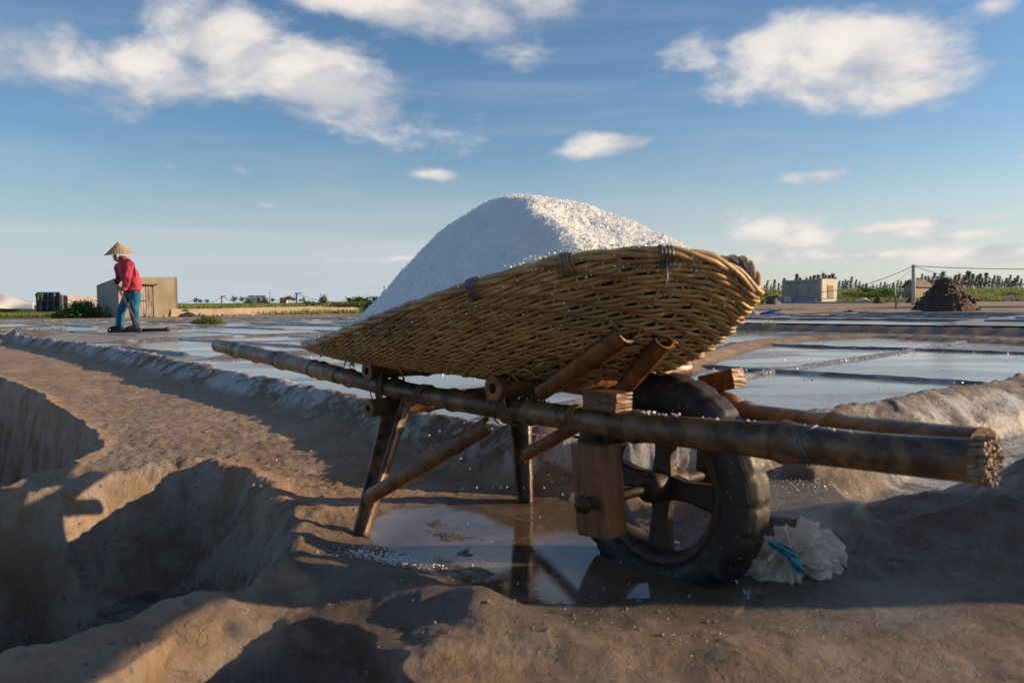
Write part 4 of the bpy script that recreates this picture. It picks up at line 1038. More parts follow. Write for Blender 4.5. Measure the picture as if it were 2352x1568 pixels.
def build_salt():
    nt, nw = 420, 240; T1 = np.linspace(TC - AH + .16, TC + AH - .34, nt); V = np.zeros((nt, nw, 3)); W1 = np.linspace(-1, 1, nw)
    hw = np.interp(T1, rt, rw_) - .030 - .03 * ss(T1, 1.7, 2.1); hw = np.maximum(hw, .004); tl_ = ss(T1, 1.25, 1.75); rz = np.interp(T1, rt, rzv) - .022 * (1 - tl_) + .004 * tl_
    axz = np.interp(T1, ts_, zs_, left=zs_[0] - .03, right=zs_[-1] - .05); axz = np.where(T1 < ts_[0], zs_[0] - (ts_[0] - T1) * .5, axz)
    TT = np.repeat(T1[:, None], nw, 1); ins_ = .035 + .05 * ss(T1, 1.35, 1.9); hn = np.maximum(np.interp(T1, rt, rw_) - ins_, .004); hf = np.maximum(np.interp(T1, ft_, fw_) - ins_, -.9 * hn)
    lo_, hi_ = -hn[:, None], hf[:, None]; WW = lo_ + (hi_ - lo_) * (W1[None] + 1) / 2; WW = np.maximum(WW, lo_)
    dist = np.minimum(WW - lo_, hi_ - WW); dist = np.maximum(dist, 0); g = rz[:, None] + (1.25 - .5 * ss(TT, 1.35, 1.75)) * dist - .7 * dist ** 2
    a = axz[:, None] - .12 * np.abs(WW) ** 1.0 * 0
    k = .035; h = np.clip(.5 + .5 * (g - a) / k, 0, 1); z = g * (1 - h) + a * h - k * h * (1 - h)
    z = np.maximum(z, np.minimum(g, a) * 0 + z)
    X = .66 - .656 * TT + .756 * (WW + WCc); Y = 1.07 + .755 * TT + .656 * (WW + WCc)
    z = z + .006 * fbm(X, Y, 14, 3, 60) + .0045 * fbm(X, Y, 60, 3, 61, .7) + .006 * np.clip(ridged(X, Y, 20, 3, 63) - .4, 0, 1)
    # small hollow on the lit side
    hx = pl(.86, .10, 0); z = z - .022 * np.exp(-(((X - hx[0]) / .09) ** 2 + ((Y - hx[1]) / .06) ** 2)) 
    z = np.where(dist < .004, rz[:, None] - .03 * (1 - tl_[:, None]), z)
    V = np.stack([X, Y, z], -1); idx = np.arange(nt * nw).reshape(nt, nw); Fq = np.stack([idx[:-1, :-1], idx[:-1, 1:], idx[1:, 1:], idx[1:, :-1]], -1).reshape(-1, 4)
    root = empty('salt_heap', pl(1.2, .2, .6), 'tall pointed heap of white sea salt filling the woven basket', 'salt heap')
    o = npmesh('salt_body', V.reshape(-1, 3) - np.array(root.location), Fq[:, ::-1], M['salt'], root)
    # loose crystals
    n = 42000; ii = RS.randint(8, nt - 8, n); jj = RS.randint(6, nw - 6, n); P_ = V[ii, jj] + RS.randn(n, 3) * .0012; P_[:, 2] += .0015
    grains('loose_crystals', P_ - np.array(root.location), RS.uniform(.0010, .0024, n), root); return V
def grains(name, P_, r, parent=None, m=None):
    n = len(P_); base = np.array([[1, 0, 0], [-1, 0, 0], [0, 1, 0], [0, -1, 0], [0, 0, 1], [0, 0, -1]], float)
    A = RS.randn(n, 3, 3); Q, _ = np.linalg.qr(A); B = np.einsum('kc,ncd->nkd', base, Q) * r[:, None, None] * RS.uniform(.7, 1.25, (n, 6, 1))
    V = (P_[:, None] + B).reshape(-1, 3); f0 = np.array([[0, 2, 4], [2, 1, 4], [1, 3, 4], [3, 0, 4], [2, 0, 5], [1, 2, 5], [3, 1, 5], [0, 3, 5]])
    Fq = (f0[None] + (np.arange(n) * 6)[:, None, None]).reshape(-1, 3); o = npmesh(name, V, Fq, m or M['grain'], parent, smooth=False); o['kind'] = 'stuff'; return o
SV = build_salt()
def pr_grains(lst): return np.array(lst)
# salt spilt on ground, on the poles and falling
P_, R_ = [], []
def spill(u, v, su, sv, n, r0=.0012, r1=.0035):
    for k in range(n):
        c = gp(u + random.gauss(0, su), v + random.gauss(0, sv)); z = tz(c[0], c[1]); r = random.uniform(r0, r1); P_.append((c[0], c[1], max(z, -.0115) + r * .5)); R_.append(r)
spill(900, 1280, 62, 11, 240, .0008, .0026); spill(870, 1268, 36, 8, 160, .0008, .003); spill(1650, 1480, 220, 40, 25, .0008, .0016); spill(1100, 1290, 130, 40, 35, .0008, .002); spill(1350, 1300, 90, 60, 14, .0008, .002); spill(700, 1000, 300, 60, 40, .001, .0025); spill(1850, 1160, 60, 14, 90, .001, .003); spill(1350, 1420, 100, 20, 14, .0008, .0018)
o = grains('spilt_salt', np.array(P_), np.array(R_)); meta(o, 'scattered white salt grains on the wet mud round the barrow', 'salt', kind='stuff')
P_, R_ = [], []
for k in range(60):
    t = random.choice([random.gauss(.62, .05), random.uniform(.2, 1.0)]); w = random.uniform(-.012, .012); P_.append(pl(t, w, nz(t) + .030)); R_.append(random.uniform(.0012, .004))
for k in range(500):
    i = random.randint(30, 176); P_.append(SURF[i, 0] + np.array([random.gauss(0, .006), random.gauss(0, .006), random.uniform(.006, .018)])); R_.append(random.uniform(.0012, .004))
for k in range(420):
    fi = random.uniform(4, 176); h = abs(random.gauss(0, .16)); P_.append(samp(SURF, fi, min(h, .9)) + samp(SN, fi, min(h, .9)) * random.uniform(.005, .009)); R_.append(random.uniform(.0009, .0026))
o = grains('salt_crumbs', np.array(P_), np.array(R_)); meta(o, 'salt crumbs caught along the basket rim and the near pole', 'salt', kind='stuff')
P_, R_ = [], []
for (u, v) in ((1063, 1122), (1080, 1075), (1095, 1120), (1132, 1120), (1150, 1118), (1203, 1120), (1010, 990), (1130, 985), (1058, 1052), (1165, 1118), (1260, 1090), (1268, 1105), (1292, 1098), (1292, 1135), (1230, 1030), (985, 1000), (1190, 1275), (1250, 1120)):
    P_.append(at(u, v, random.uniform(1.75, 2.1))); R_.append(random.uniform(.0018, .0035))
o = grains('falling_brine_drops', np.array(P_), np.array(R_)); meta(o, 'small pale drops falling from beneath the basket', 'drops', kind='stuff')

# ------------------------------------------------------------------ crumpled plastic bag by the wheel
bag = empty('plastic_bag', G(1800, 1340, 0), 'crumpled clear plastic bag with cyan band lying right of the wheel', 'plastic bag')
def crumple(name, cu, cv, y, w, h, m, ang=0, seed=0, depth=.035, n=46, fan=1.0):
    """a gathered piece of thin film: narrow at its knot, fanning out to a ruffled edge"""
    c = at(cu, cv, y); P_ = np.zeros((n, n, 3)); ca, sa = math.cos(ang), math.sin(ang)
    for i in range(n):
        for j in range(n):
            a = i / (n - 1) * 2 - 1; b = j / (n - 1)
            ruf = 1 + .22 * mnoise.noise(Vector((a * 3.1 + seed, 1.7, seed))); wdt = .22 + fan * .78 * math.sin(min(b * 1.25, 1) * PI / 2)
            x = a * w / 2 * wdt; z = b * h * ruf * (1 - .25 * a * a)
            d = depth * (1.1 * math.cos(a * 1.4) * math.sin(b * PI * .8) + 1.2 * mnoise.noise(Vector((a * 2.2 + seed * 3, b * 1.6, seed))) + .55 * b * mnoise.noise(Vector((a * 6 + seed, b * 2.2, 3))) + .2 * mnoise.noise(Vector((a * 12, b * 9, seed))))
            z2 = z + .3 * depth * mnoise.noise(Vector((a * 4, b * 4, seed + 9))); P_[i, j] = c + np.array([x * ca - z2 * sa, -d, x * sa + z2 * ca])
    mb = MB(); mb.grid(P_); o = mb.build(name, m, bag); fixo(o, bag)
    so = o.modifiers.new('thick', 'SOLIDIFY'); so.thickness = .0008
    return o
crumple('fold', 1800, 1300, 1.72, .085, .095, M['bag'], .25, 1)
crumple('fold', 1835, 1300, 1.72, .13, .105, M['bag'], -.75, 2)
crumple('fold', 1800, 1262, 1.68, .13, .115, M['bag'], 2.75, 3, .045)
crumple('fold', 1800, 1270, 1.655, .060, .105, M['bag'], 3.25, 4, .030)
crumple('fold', 1840, 1300, 1.67, .12, .080, M['bag'], -2.35, 5, .035)
crumple('fold', 1820, 1290, 1.69, .10, .085, M['bag'], -1.5, 6, .035)
crumple('fold', 1780, 1300, 1.70, .10, .070, M['bag'], 1.6, 7, .03)
crumple('band', 1765, 1245, 1.635, .030, .060, M['cyan'], -2.0, 8, .012, fan=.5)
crumple('band', 1800, 1262, 1.625, .028, .065, M['cyan'], -2.45, 9, .012, fan=.5)
crumple('band', 1740, 1285, 1.69, .06, .055, M['cyan'], 2.2, 10, .02)

# ------------------------------------------------------------------ person raking salt
PY = None
pfoot = G(300, 758, .115); PY = pfoot[1]
ZS = PY / F * .2686 * (2352 / 2352)          # metres per pixel of the detail view (zoomed 2.138x of source)
def pz(x, y, dy=0.0):
    """detail-view pixel -> world, dy = metres towards the camera"""
    u = x * .4677 / 1.7415; v = (900 + y * .4677) / 1.7415; return at(u, v, PY - dy)
person = empty('person', pz(1090, 885), 'person in conical straw hat, pink top and teal trousers raking salt', 'person')
def skin_mesh(name, chain, m, parent, root_i=0, sub=2, root_obj=None):
    """chain: (points, radii, edges)"""
    pts, rad, edges = chain; me = bpy.data.meshes.new(name); me.from_pydata([tuple(p) for p in pts], edges, []); o = bpy.data.objects.new(name, me); col.objects.link(o)
    sk = o.modifiers.new('skin', 'SKIN'); sk.use_smooth_shade = True
    if not me.skin_vertices: 
        pass
    for i, r in enumerate(rad):
        sv_ = me.skin_vertices[0].data[i]; sv_.radius = (r, r) if np.isscalar(r) else r; sv_.use_root = (i == root_i)
    sb = o.modifiers.new('sub', 'SUBSURF'); sb.levels = sub; sb.render_levels = sub
    dg = bpy.context.evaluated_depsgraph_get(); dg.update(); me2 = bpy.data.meshes.new_from_object(o.evaluated_get(dg)); me2.name = name
    bpy.data.objects.remove(o); me2.materials.clear(); me2.materials.append(m); me2.polygons.foreach_set('use_smooth', [True] * len(me2.polygons))
    o2 = bpy.data.objects.new(name, me2); link(o2, parent); fixo(o2, parent); return o2
J = dict(pel=pz(1148, 575), chest=pz(1100, 370, .02), neck=pz(1052, 305, .04), head=pz(1018, 262, .05), lsh=pz(1108, 335, .17), rsh=pz(1010, 345, -.12),
         lel=pz(1090, 465, .22), rel=pz(1012, 440, -.05), lwr=pz(1062, 560, .16), rwr=pz(1010, 500, .06),
         lhip=pz(1152, 595, .07), rhip=pz(1108, 595, -.05), lkn=pz(1150, 725, .10), rkn=pz(1040, 725, -.02), lan=pz(1160, 862, .05), ran=pz(1022, 868, -.02))
def person_body():
    K = ['pel', 'chest', 'neck', 'head', 'lsh', 'rsh', 'lel', 'rel', 'lwr', 'rwr', 'lhip', 'rhip', 'lkn', 'rkn', 'lan', 'ran']; pts = [J[k] for k in K]
    rad = [.04, .10, .05, .078, .06, .06, .043, .043, .030, .030, .06, .06, .055, .055, .04, .04]
    toeL = J['lan'] + np.array([-.10, -.06, -.05]); toeR = J['ran'] + np.array([-.14, -.05, -.05]); pts += [toeL, toeR]; rad += [.035, .035]
    E = [(0, 1), (1, 2), (2, 3), (1, 4), (1, 5), (4, 6), (5, 7), (6, 8), (7, 9), (0, 10), (0, 11), (10, 12), (11, 13), (12, 14), (13, 15), (14, 16), (15, 17)]
    return skin_mesh('body', (pts, rad, E), M['skin'], person)
person_body()
def mid(a, b, f): return a * (1 - f) + b * f
# pink top
pts = [pz(1143, 572, .01), pz(1135, 470, .01), pz(1095, 375, .02), pz(1062, 308, .04), pz(1036, 272, .05),
       J['lsh'], mid(J['lsh'], J['lel'], .5), J['lel'], mid(J['lel'], J['lwr'], .55), J['lwr'],
       J['rsh'], J['rel'], mid(J['rel'], J['rwr'], .8)]
rad = [(.135, .155), (.132, .155), (.145, .165), (.090, .095), (.092, .092), .085, .072, .062, .055, .047, .080, .062, .050]
E = [(0, 1), (1, 2), (2, 3), (3, 4), (2, 5), (5, 6), (6, 7), (7, 8), (8, 9), (2, 10), (10, 11), (11, 12)]
def folds(o, amp=.012, sc=11, st=(1, 1, .6)):
    me = o.data; vs = np.zeros(len(me.vertices) * 3, np.float32); me.vertices.foreach_get('co', vs); vs = vs.reshape(-1, 3); ns = np.zeros(len(me.vertices) * 3, np.float32); me.vertices.foreach_get('normal', ns); ns = ns.reshape(-1, 3)
    d = np.array([mnoise.noise(Vector((v[0] * sc * st[0] + v[2] * 4, v[1] * sc * st[1], v[2] * sc * st[2]))) for v in vs]); vs = vs + ns * (amp * d)[:, None]; me.vertices.foreach_set('co', vs.ravel()); me.update()
folds(skin_mesh('top', (pts, rad, E), M['shirt'], person, 1, 3), .022, 16)
# trousers: two separate legs from one waist
pts = [pz(1146, 528, .01), J['lhip'] + np.array([0, 0, .0]), J['rhip'], mid(J['lhip'], J['lkn'], .5), J['lkn'], mid(J['lkn'], J['lan'], .5), pz(1163, 872, .05),
       mid(J['rhip'], J['rkn'], .5), J['rkn'], mid(J['rkn'], J['ran'], .5), pz(1020, 880, -.02)]
rad = [(.115, .125), .105, .10, .100, .088, .078, .072, .093, .080, .070, .064]
E = [(0, 1), (0, 2), (1, 3), (3, 4), (4, 5), (5, 6), (2, 7), (7, 8), (8, 9), (9, 10)]
folds(skin_mesh('trousers', (pts, rad, E), M['trousers'], person, 0, 3), .022, 12, (1, 1, .35))
# gloves with fingers round the handle
STK0, STK1 = pz(975, 470, .10), pz(1195, 885, 1.35)
sdir = nvec(STK1 - STK0)
def nearest_on_stick(p): return STK0 + sdir * ((p - STK0) @ sdir)
for (wr, side) in ((J['lwr'], 1), (J['rwr'], -1)):
    hc = nearest_on_stick(wr + np.array([0, 0, -.07]) + sdir * .03); out = nvec(wr - hc); q1 = nvec(np.cross(sdir, out)); palm = hc + out * .032
    pts = [wr, mid(wr, palm, .55), palm]; rad = [.038, .036, .034]; E = [(0, 1), (1, 2)]
    for k in range(4):
        b_ = palm + sdir * (.030 - .020 * k) * 1.0; base = len(pts)
        L_ = (.9, 1.0, .95, .78)[k]
        pts += [b_ + q1 * .020 * L_, hc + sdir * (.030 - .020 * k) + q1 * .030 * L_, hc + sdir * (.030 - .020 * k) - out * .026 * L_ + q1 * .010]; rad += [.011, .010, .009]; E += [(2, base), (base, base + 1), (base + 1, base + 2)]
    base = len(pts); pts += [palm - q1 * .022 + sdir * .02, hc - q1 * .026 + sdir * .038, hc - out * .018 - q1 * .012 + sdir * .045]; rad += [.013, .012, .010]; E += [(1, base), (base, base + 1), (base + 1, base + 2)]
    skin_mesh('glove', (pts, rad, E), M['glove'], person, 1, 2)
# mask, hat, hair
hd = J['head']
face = nvec([-.75, -.55, -.45])
mb = MB(); P_ = []
a_ = nvec(np.cross(face, (0, 0, 1))); b_ = np.cross(a_, face)
for i in range(10):
    ro = []
    for j in range(12):
        p = (i / 9 - .5) * 1.9; q = (j / 11 - .5) * 2.0; d = face * math.cos(p) * math.cos(q) + a_ * math.sin(q) * math.cos(p) + b_ * math.sin(p); ro.append(hd + d * .096 + face * .012 * math.exp(-(p * p + q * q) * 4) - b_ * .025)
    P_.append(ro)
mb.grid(P_); o = mb.build('face_mask', M['mask'], person); fixo(o, person); so = o.modifiers.new('t', 'SOLIDIFY'); so.thickness = .004
for sgn_ in (-1, 1):
    p = hd + face * .094 + a_ * .034 * sgn_ + b_ * .030; mb = MB(); mb.lathe([(0, -.008), (.009, -.004), (.011, 0), (.009, .004), (0, .008)], 10, p, a_, b_, face); fixo(mb.build('eye', M['dark'], person), person)
hat = None
apex = pz(1014, 150, .06); brim_c = pz(1020, 243, .06); hax = nvec(apex - brim_c); hax = nvec(hax + np.array([-.04, -.10, 0])); hx_ = nvec(np.cross(hax, (0, 1, 0))); hy_ = np.cross(hax, hx_)
Rb = 117 * ZS; Hh = 100 * ZS
prof = [(Rb * .97, .004)] + [(Rb * (1 - f_) ** 1.06 + .004, Hh * f_) for f_ in np.linspace(0, 1, 14)]
mb = MB(); seg = 96; n = len(prof); vs = []
for k in range(seg):
    q = 2 * PI * k / seg
    for i, (r_, h_) in enumerate(prof): jit = 1 + random.uniform(-.012, .012) + .012 * math.sin(k * 2.0) * (i > 0); vs.append(brim_c - hax * .01 + (hx_ * math.cos(q) + hy_ * math.sin(q)) * r_ * jit + hax * (h_ + random.uniform(-.003, .003)))
fs = [(k * n + i, ((k + 1) % seg) * n + i, ((k + 1) % seg) * n + i + 1, k * n + i + 1) for k in range(seg) for i in range(n - 1)]
mb.add(vs, fs, False); o = mb.build('hat', M['hat'], person); fixo(o, person); so = o.modifiers.new('t', 'SOLIDIFY'); so.thickness = .006; hat = o
for i in range(6):
    f_ = i / 6; r_ = Rb * (1 - f_) ** 1.06 + .005; pts = [brim_c - hax * .01 + (hx_ * math.cos(2 * PI * k / 48) + hy_ * math.sin(2 * PI * k / 48)) * r_ + hax * Hh * f_ for k in range(48)]
    mb = MB(); mb.tube(pts, .0045, 5, closed=True); o = mb.build('hoop', M['hatrim'], person); fixo(o, person); o.parent = hat
for (an, nm) in ((J['lan'], 'l'), (J['ran'], 'r')):
    d = nvec([-.9, -.45, 0]); c0 = np.array([an[0], an[1], .13])
    mb = MB(); mb.tube([c0 - d * .07 + (0, 0, .035), c0 + (0, 0, .035), c0 + d * .10 + (0, 0, .022), c0 + d * .17 + (0, 0, .015)], [.036, .045, .042, .022], 12); fixo(mb.build('boot', M['glove'], person), person)
# rake
rake = empty('rake', pz(1190, 905, .42), 'long bamboo handled wooden rake with wide black board, held by the worker', 'rake')
o = bamboo('handle', [STK0, mid(STK0, STK1, .5), STK1], .0155, M['bamboo_orange'], rake, nodes=[.2, .42, .66, .9], seg=10, step=.02); fixo(o, rake)
ba, bb_ = pz(940, 908, 1.42), pz(1436, 896, 1.40)
bc = mid(ba, bb_, .5); bd = nvec(bb_ - ba)
mb = MB(); mb.box(bc, (np.linalg.norm(bb_ - ba), .022, 24 * ZS), ax=bd, az=(0, .12, 1)); fixo(mb.build('board', M['black_paint'], rake), rake)
mb = MB(); mb.tube([ba + (0, -.012, 11 * ZS), bb_ + (0, -.012, 11 * ZS)], .010, 8); fixo(mb.build('top_rail', M['black_paint'], rake), rake)
for e_ in (ba, bb_):
    mb = MB(); mb.lathe([(0, -.02), (.036, -.018), (.040, 0), (.036, .018), (0, .02)], 14, e_ + (0, -.01, 6 * ZS), (0, 1, 0), (0, 0, 1), bd); fixo(mb.build('end_disc', M['black_paint'], rake), rake)
mb = MB(); mb.box(pz(1195, 905, 1.47), (.05, .03, .05), ax=bd, jit=.004); fixo(mb.build('socket', M['wood_orange'], rake), rake)

# ------------------------------------------------------------------ vegetation helpers
def blades(name, pts, hmin, hmax, wid, m, lean=.4, parent=None, seed=0, tips=True):
    R = np.random.RandomState(seed + 5); n = len(pts); P_ = np.asarray(pts, float); h = R.uniform(hmin, hmax, n); a = R.uniform(0, 2 * PI, n); d = np.stack([np.cos(a), np.sin(a), np.zeros(n)], -1)
    l = R.uniform(0, lean, n)[:, None] * h[:, None]; la = R.uniform(0, 2 * PI, n); ld = np.stack([np.cos(la), np.sin(la), np.zeros(n)], -1)
    w = (wid * R.uniform(.6, 1.3, n))[:, None]; up = np.array([0, 0, 1.])
    v0 = P_ - d * w / 2; v1 = P_ + d * w / 2; v2 = P_ + d * w * .4 + ld * l * .35 + up * (h * .6)[:, None]; v3 = P_ - d * w * .4 + ld * l * .35 + up * (h * .6)[:, None]; v4 = P_ + ld * l + up * h[:, None]
    V = np.stack([v0, v1, v2, v3, v4], 1).reshape(-1, 3); b = np.arange(n)[:, None] * 5
    Fq = np.concatenate([b + np.array([[0, 1, 2]]), b + np.array([[0, 2, 3]]), b + np.array([[3, 2, 4]])])
    return npmesh(name, V, Fq, m, parent, smooth=False)
def leafcloud(c, rad, n, size, seed=0, flat=1.0, clumps=0):
    """leaf cards spread through a lumpy crown volume"""
    R = np.random.RandomState(seed + 99); c = np.array(c, float); rad = np.array(rad, float); pts = []
    if clumps:
        cen = R.randn(clumps, 3); cen /= np.linalg.norm(cen, axis=1)[:, None]; cen *= R.uniform(.3, .85, clumps)[:, None]; k = R.randint(0, clumps, n); q = cen[k] + R.randn(n, 3) * .22
    else:
        q = R.randn(n, 3); q /= np.linalg.norm(q, axis=1)[:, None]; q *= (R.rand(n) ** .45)[:, None]
    q[:, 2] = np.abs(q[:, 2]) if flat < 1 else q[:, 2]
    P_ = c + q * rad; s = R.uniform(.6, 1.4, n)[:, None] * size; A = R.randn(n, 3); A /= np.linalg.norm(A, axis=1)[:, None]; B = np.cross(A, R.randn(n, 3)); B /= np.linalg.norm(B, axis=1)[:, None]
    V = np.stack([P_ - A * s, P_ + B * s * .45, P_ + A * s, P_ - B * s * .45], 1).reshape(-1, 3); Fq = np.arange(n * 4).reshape(n, 4); return V, Fq
def bush(name, c, rad, n, size, m, label, cat, seed=0, group=None, flat=.9, clumps=14):
    root = empty(name, c, label, cat, group); V, Fq = leafcloud((0, 0, 0), rad, n, size, seed, flat, clumps); npmesh('foliage', V, Fq, m, root, smooth=False)
    mb = MB()
    for k in range(7):
        a = random.uniform(0, 2 * PI); mb.tube([(0, 0, -.02), (math.cos(a) * rad[0] * .3, math.sin(a) * rad[1] * .3, rad[2] * .4), (math.cos(a) * rad[0] * .6, math.sin(a) * rad[1] * .6, rad[2] * .7)], [rad[2] * .03, rad[2] * .02, rad[2] * .008], 5)
    mb.build('stem', M['trunk'], root); return root
def lump(name, c, rx, ry, h, m, label, cat, seed=0, sharp=1.2, rough=.12, n=44, group=None, cut=0, sc=3.0, kindpart=None, chunks=0, cmat=None):
    """irregular dug heap: thick mound with faceted lumps"""
    V = []; ang = np.linspace(0, 2 * PI, n, endpoint=False); rr_ = np.linspace(0, 1, n // 2)
    V = np.zeros((n, n // 2, 3))
    for i, a in enumerate(ang):
        for j, r_ in enumerate(rr_):
            x, y_ = math.cos(a) * r_, math.sin(a) * r_; base = (1 - r_ ** sharp); e = 1 + .16 * mnoise.noise(Vector((math.cos(a) * 1.5 + seed, math.sin(a) * 1.5, 0)))
            nz_ = mnoise.noise(Vector((x * sc + seed * 3, y_ * sc, 0))) + .5 * mnoise.noise(Vector((x * sc * 2.3 + seed * 3, y_ * sc * 2.3, 4))) + .3 * abs(mnoise.noise(Vector((x * sc * 5, y_ * sc * 5, seed))))
            z = h * (max(base, 0) + rough * nz_ * (1 if r_ < .97 else 0)); 
            if cut: z = min(z, h * (cut + .05 * nz_))
            V[i, j] = (x * rx * e * (1 + .1 * nz_ * rough * 3), y_ * ry * e, z - .03)
    mb = MB(); mb.grid(V, closeu=True, smooth=True); root = mb.build(name, m); root.location = tuple(c); meta(root, label, cat, group)
    g = random.Random(seed + 1)
    for k in range(chunks):
        a = g.uniform(0, 2 * PI); r_ = g.uniform(.15, .98) ; i = int(a / (2 * PI) * n) % n; j = int(r_ * (n // 2 - 1)); p = V[i, j]; s = g.uniform(.03, .075) * h
        mb = MB(); q = MB(); mb.box(p, (s * g.uniform(.8, 1.6), s * g.uniform(.8, 1.6), s), ax=(math.cos(a * 3), math.sin(a * 3), g.uniform(-.4, .4)), jit=s * .22); o = mb.build('clod', cmat or m, root)
    return root
def gy(u, v, z=0.0): return G(u, v, z)

# ------------------------------------------------------------------ left background
# concrete storage hut
def wallbox(root, name, a, b, thick, z0, z1a, z1b, m):
    """upright slab from a to b (xy), top height z1a at a and z1b at b"""
    a = np.array(a[:2], float); b = np.array(b[:2], float); d = nvec(b - a); n = np.array([-d[1], d[0]]) * thick
    V = [(*a, z0), (*b, z0), (*(b + n), z0), (*(a + n), z0), (*a, z1a), (*b, z1b), (*(b + n), z1b), (*(a + n), z1a)]
    mb = MB(); mb.add(V, [(0, 3, 2, 1), (4, 5, 6, 7), (0, 1, 5, 4), (1, 2, 6, 5), (2, 3, 7, 6), (3, 0, 4, 7)], False); return fixo(mb.build(name, m, root), root)
hz0 = -.02
HL = G(228, 728, 0); HC = G(272 - 3, 731, 0); HRr = G(408, 727, 0)
# corner (front/left), right-front, left-back
yc_ = 34.5; C0 = at(274, 730, yc_); C1 = at(409, 727, yc_ + 2.0); C2 = at(225, 727, yc_ + 2.3)
hut = empty('concrete_hut', (C0[0], C0[1], 0), 'grey brown concrete hut with weathered double doors, behind the worker', 'hut')
ht = at(274, 636, yc_)[2]; htr = at(406, 636.5, yc_ + 2.0)[2]; htl = at(225, 655, yc_ + 2.3)[2]
fd = nvec(np.array([*(C1 - C0)[:2], 0])); fn = np.array([fd[1], -fd[0], 0])     # outward front normal
if fn[1] > 0: fn = -fn
Lf = np.linalg.norm((C1 - C0)[:2])
dx0 = np.linalg.norm((at(322, 700, yc_ + .25) - C0)[:2]); dx1 = np.linalg.norm((at(363, 700, yc_ + .55) - C0)[:2]); dzt = at(340, 655, yc_ + .4)[2]
def front(s, z, out=0.0): return np.array([C0[0], C0[1], 0]) + fd * s + fn * out + np.array([0, 0, z])
def slab(root, name, s0, s1, z0, z1, o0, o1, m):
    V = [front(s0, z0, o0), front(s1, z0, o0), front(s1, z0, o1), front(s0, z0, o1), front(s0, z1, o0), front(s1, z1, o0), front(s1, z1, o1), front(s0, z1, o1)]
    mb = MB(); mb.add(V, [(0, 3, 2, 1), (4, 5, 6, 7), (0, 1, 5, 4), (1, 2, 6, 5), (2, 3, 7, 6), (3, 0, 4, 7)], False); return fixo(mb.build(name, m, root), root)
def hwall(s0, s1, z0):
    zt_ = lambda q: ht + (htr - ht) * q / Lf
    V = [front(s0, z0, -.15), front(s1, z0, -.15), front(s1, z0, 0), front(s0, z0, 0), front(s0, zt_(s0), -.15), front(s1, zt_(s1), -.15), front(s1, zt_(s1), 0), front(s0, zt_(s0), 0)]
    mb = MB(); mb.add(V, [(0, 3, 2, 1), (4, 5, 6, 7), (0, 1, 5, 4), (1, 2, 6, 5), (2, 3, 7, 6), (3, 0, 4, 7)], False); fixo(mb.build('wall', M['concrete'], hut), hut)
hwall(0, dx0, -.1); hwall(dx1, Lf, -.1); hwall(dx0, dx1, dzt)
wallbox(hut, 'wall', front(0, 0, -.0)[:2] - fd[:2] * .0, C2[:2], -.15, -.1, ht - .003, htl, M['plaster_grey'])
B1 = np.array(C1[:2]) - fn[:2] * 2.3 * 1; wallbox(hut, 'wall', front(Lf, 0)[:2], front(Lf, 0, -2.4)[:2], .15, -.1, htr - .004, htl, M['concrete']); wallbox(hut, 'wall', C2[:2], front(Lf, 0, -2.4)[:2], .15, -.1, htl, htl - .003, M['concrete'])
V = [front(.06, ht - .06, -.08), front(Lf - .06, htr - .06, -.08), front(Lf - .06, htl - .06, -2.3), np.array([C2[0] + .1, C2[1], htl - .06])]; mb = MB(); mb.add(V, [(0, 1, 2, 3)], False); o = mb.build('roof', M['concrete'], hut); fixo(o, hut); so = o.modifiers.new('t', 'SOLIDIFY'); so.thickness = .06
slab(hut, 'canopy', dx0 - .25, dx1 + .2, dzt + .04, dzt + .10, .003, .22, M['rust_slab'])
for k in range(6):
    s0 = dx0 + (dx1 - dx0) * k / 6 + .01; s1 = dx0 + (dx1 - dx0) * (k + 1) / 6 - .008 - (.012 if k == 2 else 0); o = slab(hut, 'door_board', s0, s1, .03, dzt - .015, -.07, -.035 + random.uniform(-.006, .006), M['door_wood'])
slab(hut, 'door_frame', dx0 + .001, dx0 + .03, 0, dzt - .001, -.034, .004, M['wood_grey']); slab(hut, 'door_frame', dx1 - .03, dx1 - .001, 0, dzt - .001, -.034, .004, M['wood_grey'])
slab(hut, 'door_bolt', (dx0 + dx1) / 2 - .18, (dx0 + dx1) / 2 + .02, dzt * .50, dzt * .53, -.03, .01, M['rust'])
slab(hut, 'door_back', dx0, dx1, 0, dzt, -.14, -.10, M['dark'])
# low grey annex wall further left
a0 = at(144, 717, 42.); a1 = at(245, 719, 44.5); anx = empty('annex_wall', (a0[0], a0[1], 0), 'long low grey building with sloping top, left of the concrete hut', 'building')
za = at(144, 677, 42.)[2]; zb_ = at(245, 683, 44.5)[2]; wallbox(anx, 'wall', a0, a1, .2, -.1, za, zb_, M['plaster_grey']); wallbox(anx, 'wall', at(136, 717, 44.)[:2], a0, .2, -.1, za, za, M['plaster_grey'])
mb = MB(); mb.box(at(151, 700, 41.93), (.22, .05, .95)); fixo(mb.build('door', M['red_wood'], anx), anx)
